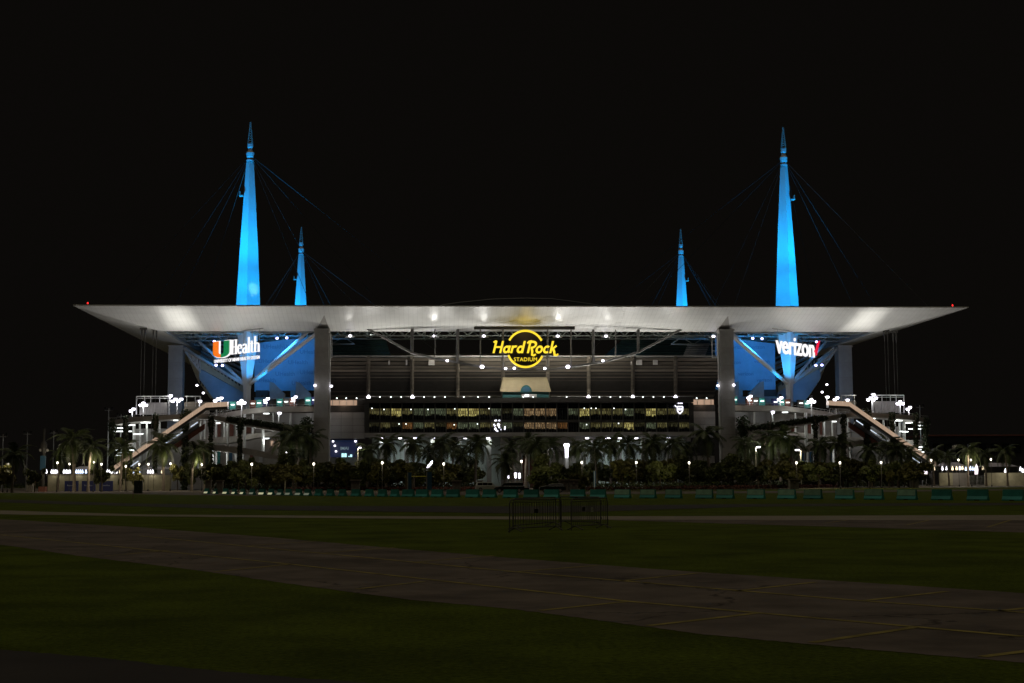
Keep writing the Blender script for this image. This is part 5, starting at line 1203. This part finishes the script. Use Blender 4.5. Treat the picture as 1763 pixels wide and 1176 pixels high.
# navy sponsor boards; the word on them is too blurred to read, kept as a smudge of pale strokes
for i, x in enumerate((123.5, 153, 183)):
    b = gx(x, 345); h = at(x, 828, 345).z; w_ = 22 * 345 / FPX; t = thing('sponsor_board', 'dark navy box board with a blurred pale word, %s of the three' % ('left', 'middle', 'right')[i], 'board', b, 'navy boards by the field edge')
    MB().box((b.x, b.y, h / 2), (w_, .8, h)).build('board', M['navy'], t)
    for k in range(7): MB().box((b.x - .85 + k * .28, b.y - .42, h * .55 + (.08 if k in (0, 4) else 0)), (.16, .03, .32 if k in (0, 4) else .2)).build('print_stroke', M['navyt'], t)

# low building with lit fascia at left, and at right
lb_ = thing('low_wall', 'long cream boundary wall behind the navy boards', 'wall', gx(185, 372)); 
for k in range(14):
    xa = 82 + k * 15.2; a, b = at(xa + .1, 838, 372), at(xa + 15, 818, 372); MB().box(((a.x + b.x) / 2, 372.2, b.z / 2), (b.x - a.x, .5, b.z)).build('wall_panel', M['cream'], lb_)
a, b = at(82, 818, 372), at(295, 818, 372); MB().box(((a.x + b.x) / 2, 372.2, a.z + .1), (b.x - a.x + .2, .8, .2)).build('coping', M['path'], lb_)
wl_px = [(80, 0), (89, 0), (92, 0), (95, 0), (98, 0), (110, 0), (114, 0), (117, 0), (120, 0), (128, 1), (131.5, 1), (135, 1), (138.5, 1), (142, 1), (148, 1), (153.5, 0), (157, 0), (161, 2), (165, 2), (172, 2), (185, 0), (188.5, 0), (192.3, 0), (197.5, 0), (201, 0), (207, 2), (212, 2), (217, 2), (222.5, 0), (228, 1), (232, 1), (236, 1), (239.5, 1), (255, 0), (259, 0), (263, 0), (279, 2)]
M['Lpale'] = emis('pale_strip_lamp', (.95, .93, 1.0), 2.6); M['Lbl2'] = emis('bluish_strip_lamp', (.62, .74, 1.0), 2.6); M['Lye2'] = emis('yellowish_strip_lamp', (1.0, .80, .50), 2.0)
wlm = [MB().lathe((0, 0, 0), [(.18, -.32), (.24, -.1), (.15, .3), (.05, .55)], 7).mesh('glass', M[k]) for k in ('Lpale', 'Lbl2', 'Lye2')]
wst = MB().tube((0, 0, -1.0), (0, 0, -.3), .05, n=5).mesh('stem', M['steel'])
for i, (x, c) in enumerate(wl_px):
    p = at(x, 812.5, 374); t = thing('wall_lamp', '%s lamp in the glowing row above the cream wall, %s from the left' % (('white', 'bluish', 'yellowish')[c], ordinal(i)), 'lamp', p, 'row of lamps above the cream wall')
    place('glass', wlm[c], t, p, scale=1.15); place('stem', wst, t, p)
for x in (95, 135, 190, 235, 262):
    light('POINT', at(x, 812, 371), 75, (1, .93, .8), lb_, rad=.5)
def tent(xa, xb, yt, yb, Y, label):
    a, b, c = at(xa, yb, Y), at(xb, yb, Y), at((xa + xb) / 2, yt, Y); t = thing('tent_canopy', label, 'tent', (c.x, Y, 0))
    w = (b.x - a.x) / 2; mb = MB(); q = [Vector((a.x, Y - 3, a.z)), Vector((b.x, Y - 3, a.z)), Vector((b.x, Y + 3, a.z)), Vector((a.x, Y + 3, a.z))]; r1, r2 = Vector((a.x + w * .45, Y, c.z)), Vector((b.x - w * .45, Y, c.z))
    mb.add(q + [r1, r2], [(0, 1, 5, 4), (1, 2, 5), (2, 3, 4, 5), (3, 0, 4)]); mb.build('cover', M['tent'], t)
    for p_ in q: MB().tube((p_.x, p_.y, 0), p_, .06, n=5).build('leg', M['steel'], t)
tent(128, 165, 803, 809.5, 380, 'pale tent canopy above the lamp row at left')
tent(248, 300, 803.5, 808.5, 382, 'pale tent canopy near the foot of the left escalator')
tent(1614, 1658, 796, 803, 372, 'pale tent canopy behind the lantern posts at right')
tent(1690, 1745, 797, 803.5, 380, 'wide pale tent canopy at the far right')
rb = thing('boundary_wall', 'cream boundary wall with a barred gate at the far right', 'wall', gx(1680, 366))
for xa, xb, m_ in ((1618, 1640, 'cream'), (1640.3, 1668, 'concr'), (1696, 1730, 'cream'), (1730.3, 1763, 'cream'), (1763.3, 1800, 'cream')):
    a, b = at(xa, 832, 366), at(xb, 814, 366); MB().box(((a.x + b.x) / 2, 366.2, b.z / 2), (b.x - a.x, .5, b.z)).build('wall_panel', M[m_], rb)
for k in range(12):
    x = 1669 + k * 2.3; a = at(x, 818, 364); MB().tube((a.x, 364, 0), a, .05, n=5).build('gate_bar', M['steel'], rb)
for i, (x, y, c) in enumerate(((1588, 807.3, 2), (1608, 807.3, 2), (1622.5, 807, 0), (1629.5, 806.5, 0), (1640, 807, 2), (1647, 806.5, 2), (1652.5, 806.5, 0), (1657, 806, 2), (1663, 807.5, 1), (1671, 807, 1), (1675, 807, 1), (1679, 807, 1), (1692.5, 806.3, 2), (1731, 811, 0), (1757, 808, 0), (1761, 811, 0))):
    p = at(x, y, 370); t = thing('wall_lamp', '%s lamp in the glowing row at the far right, %s from the left' % (('white', 'bluish', 'yellowish')[c], ordinal(i)), 'lamp', p, 'row of lamps at the far right')
    place('glass', wlm[c], t, p, scale=1.3); place('stem', wst, t, p)
for x in (1650, 1740): light('POINT', at(x, 807, 362), 200, (1, .93, .8), rb, rad=.5)
M['Lfea'] = emis('pink_white_lit_banner', (1.0, .86, .92), 1.6)
for i, (x, y) in enumerate(((1593.5, 811, ), (1681, 808.5))):
    c = at(x, y, 330); b = gx(x, 330); t = thing('glowing_feather_flag', 'tall glowing pink-white feather flag, %s' % ('at the right ramp foot', 'by the barred gate'), 'flag', b) if False else thing('feather_flag', 'glowing pinkish-white feather flag %s' % ('at the right ramp foot' if i == 0 else 'beside the barred gate'), 'flag', b)
    P_ = [c + Vector((dx, 0, dz)) for dx, dz in ((-.42, -1.15), (.32, -1.1), (.46, 0), (.34, .75), (.05, 1.35), (-.2, .8), (-.38, 0))]
    MB().prism(P_, (0, .08, 0)).build('cloth', M['Lfea'], t); MB().tube(b, c + Vector((.4, .1, .4)), .05).build('pole', M['steel'], t)
    light('POINT', c + Vector((0, -.8, 0)), 120, (1, .86, .9), t, rad=.4)
# dark building beyond the right ramp
db = thing('far_building', 'long unlit dark building on the horizon beyond the right ramp', 'building', gx(1690, 470))
a, b = at(1598, 752, 470), at(1900, 749, 470); MB().box(((a.x + b.x) / 2, 480, b.z / 2 - .3), (b.x - a.x, 20, b.z - .6)).build('wall', M['dark'], db); MB().box(((a.x + b.x) / 2, 479.5, b.z), (b.x - a.x + 1, 22, .5)).build('roof_edge', M['brickred'], db)
for k in range(9):
    q = at(1612 + k * 20, 772, 469.6); MB().box(q, (2.4, .3, 3.2)).build('window', M['glass'], db)
# sparkling string lights on a small palm
t = thing('string_lights', 'small cluster of sparkling white string lights left of the lobby', 'string lights', at(740, 799, 300))
for x, y in ((737.5, 801), (740, 798.5), (742, 796), (739, 803), (744, 794.5), (741.5, 800), (736, 804.5), (743.5, 797.5)): MB().lathe(at(x, y, 300), [(.08, -.12), (.14, 0), (.08, .12)], 6).build('bulb', M['Lcool'], t)
MB().path([at(x, y, 300) for x, y in ((735, 806), (737.5, 801), (740, 798.5), (742, 796), (744.5, 793.5))], .025, 4).build('wire', M['black'], t)
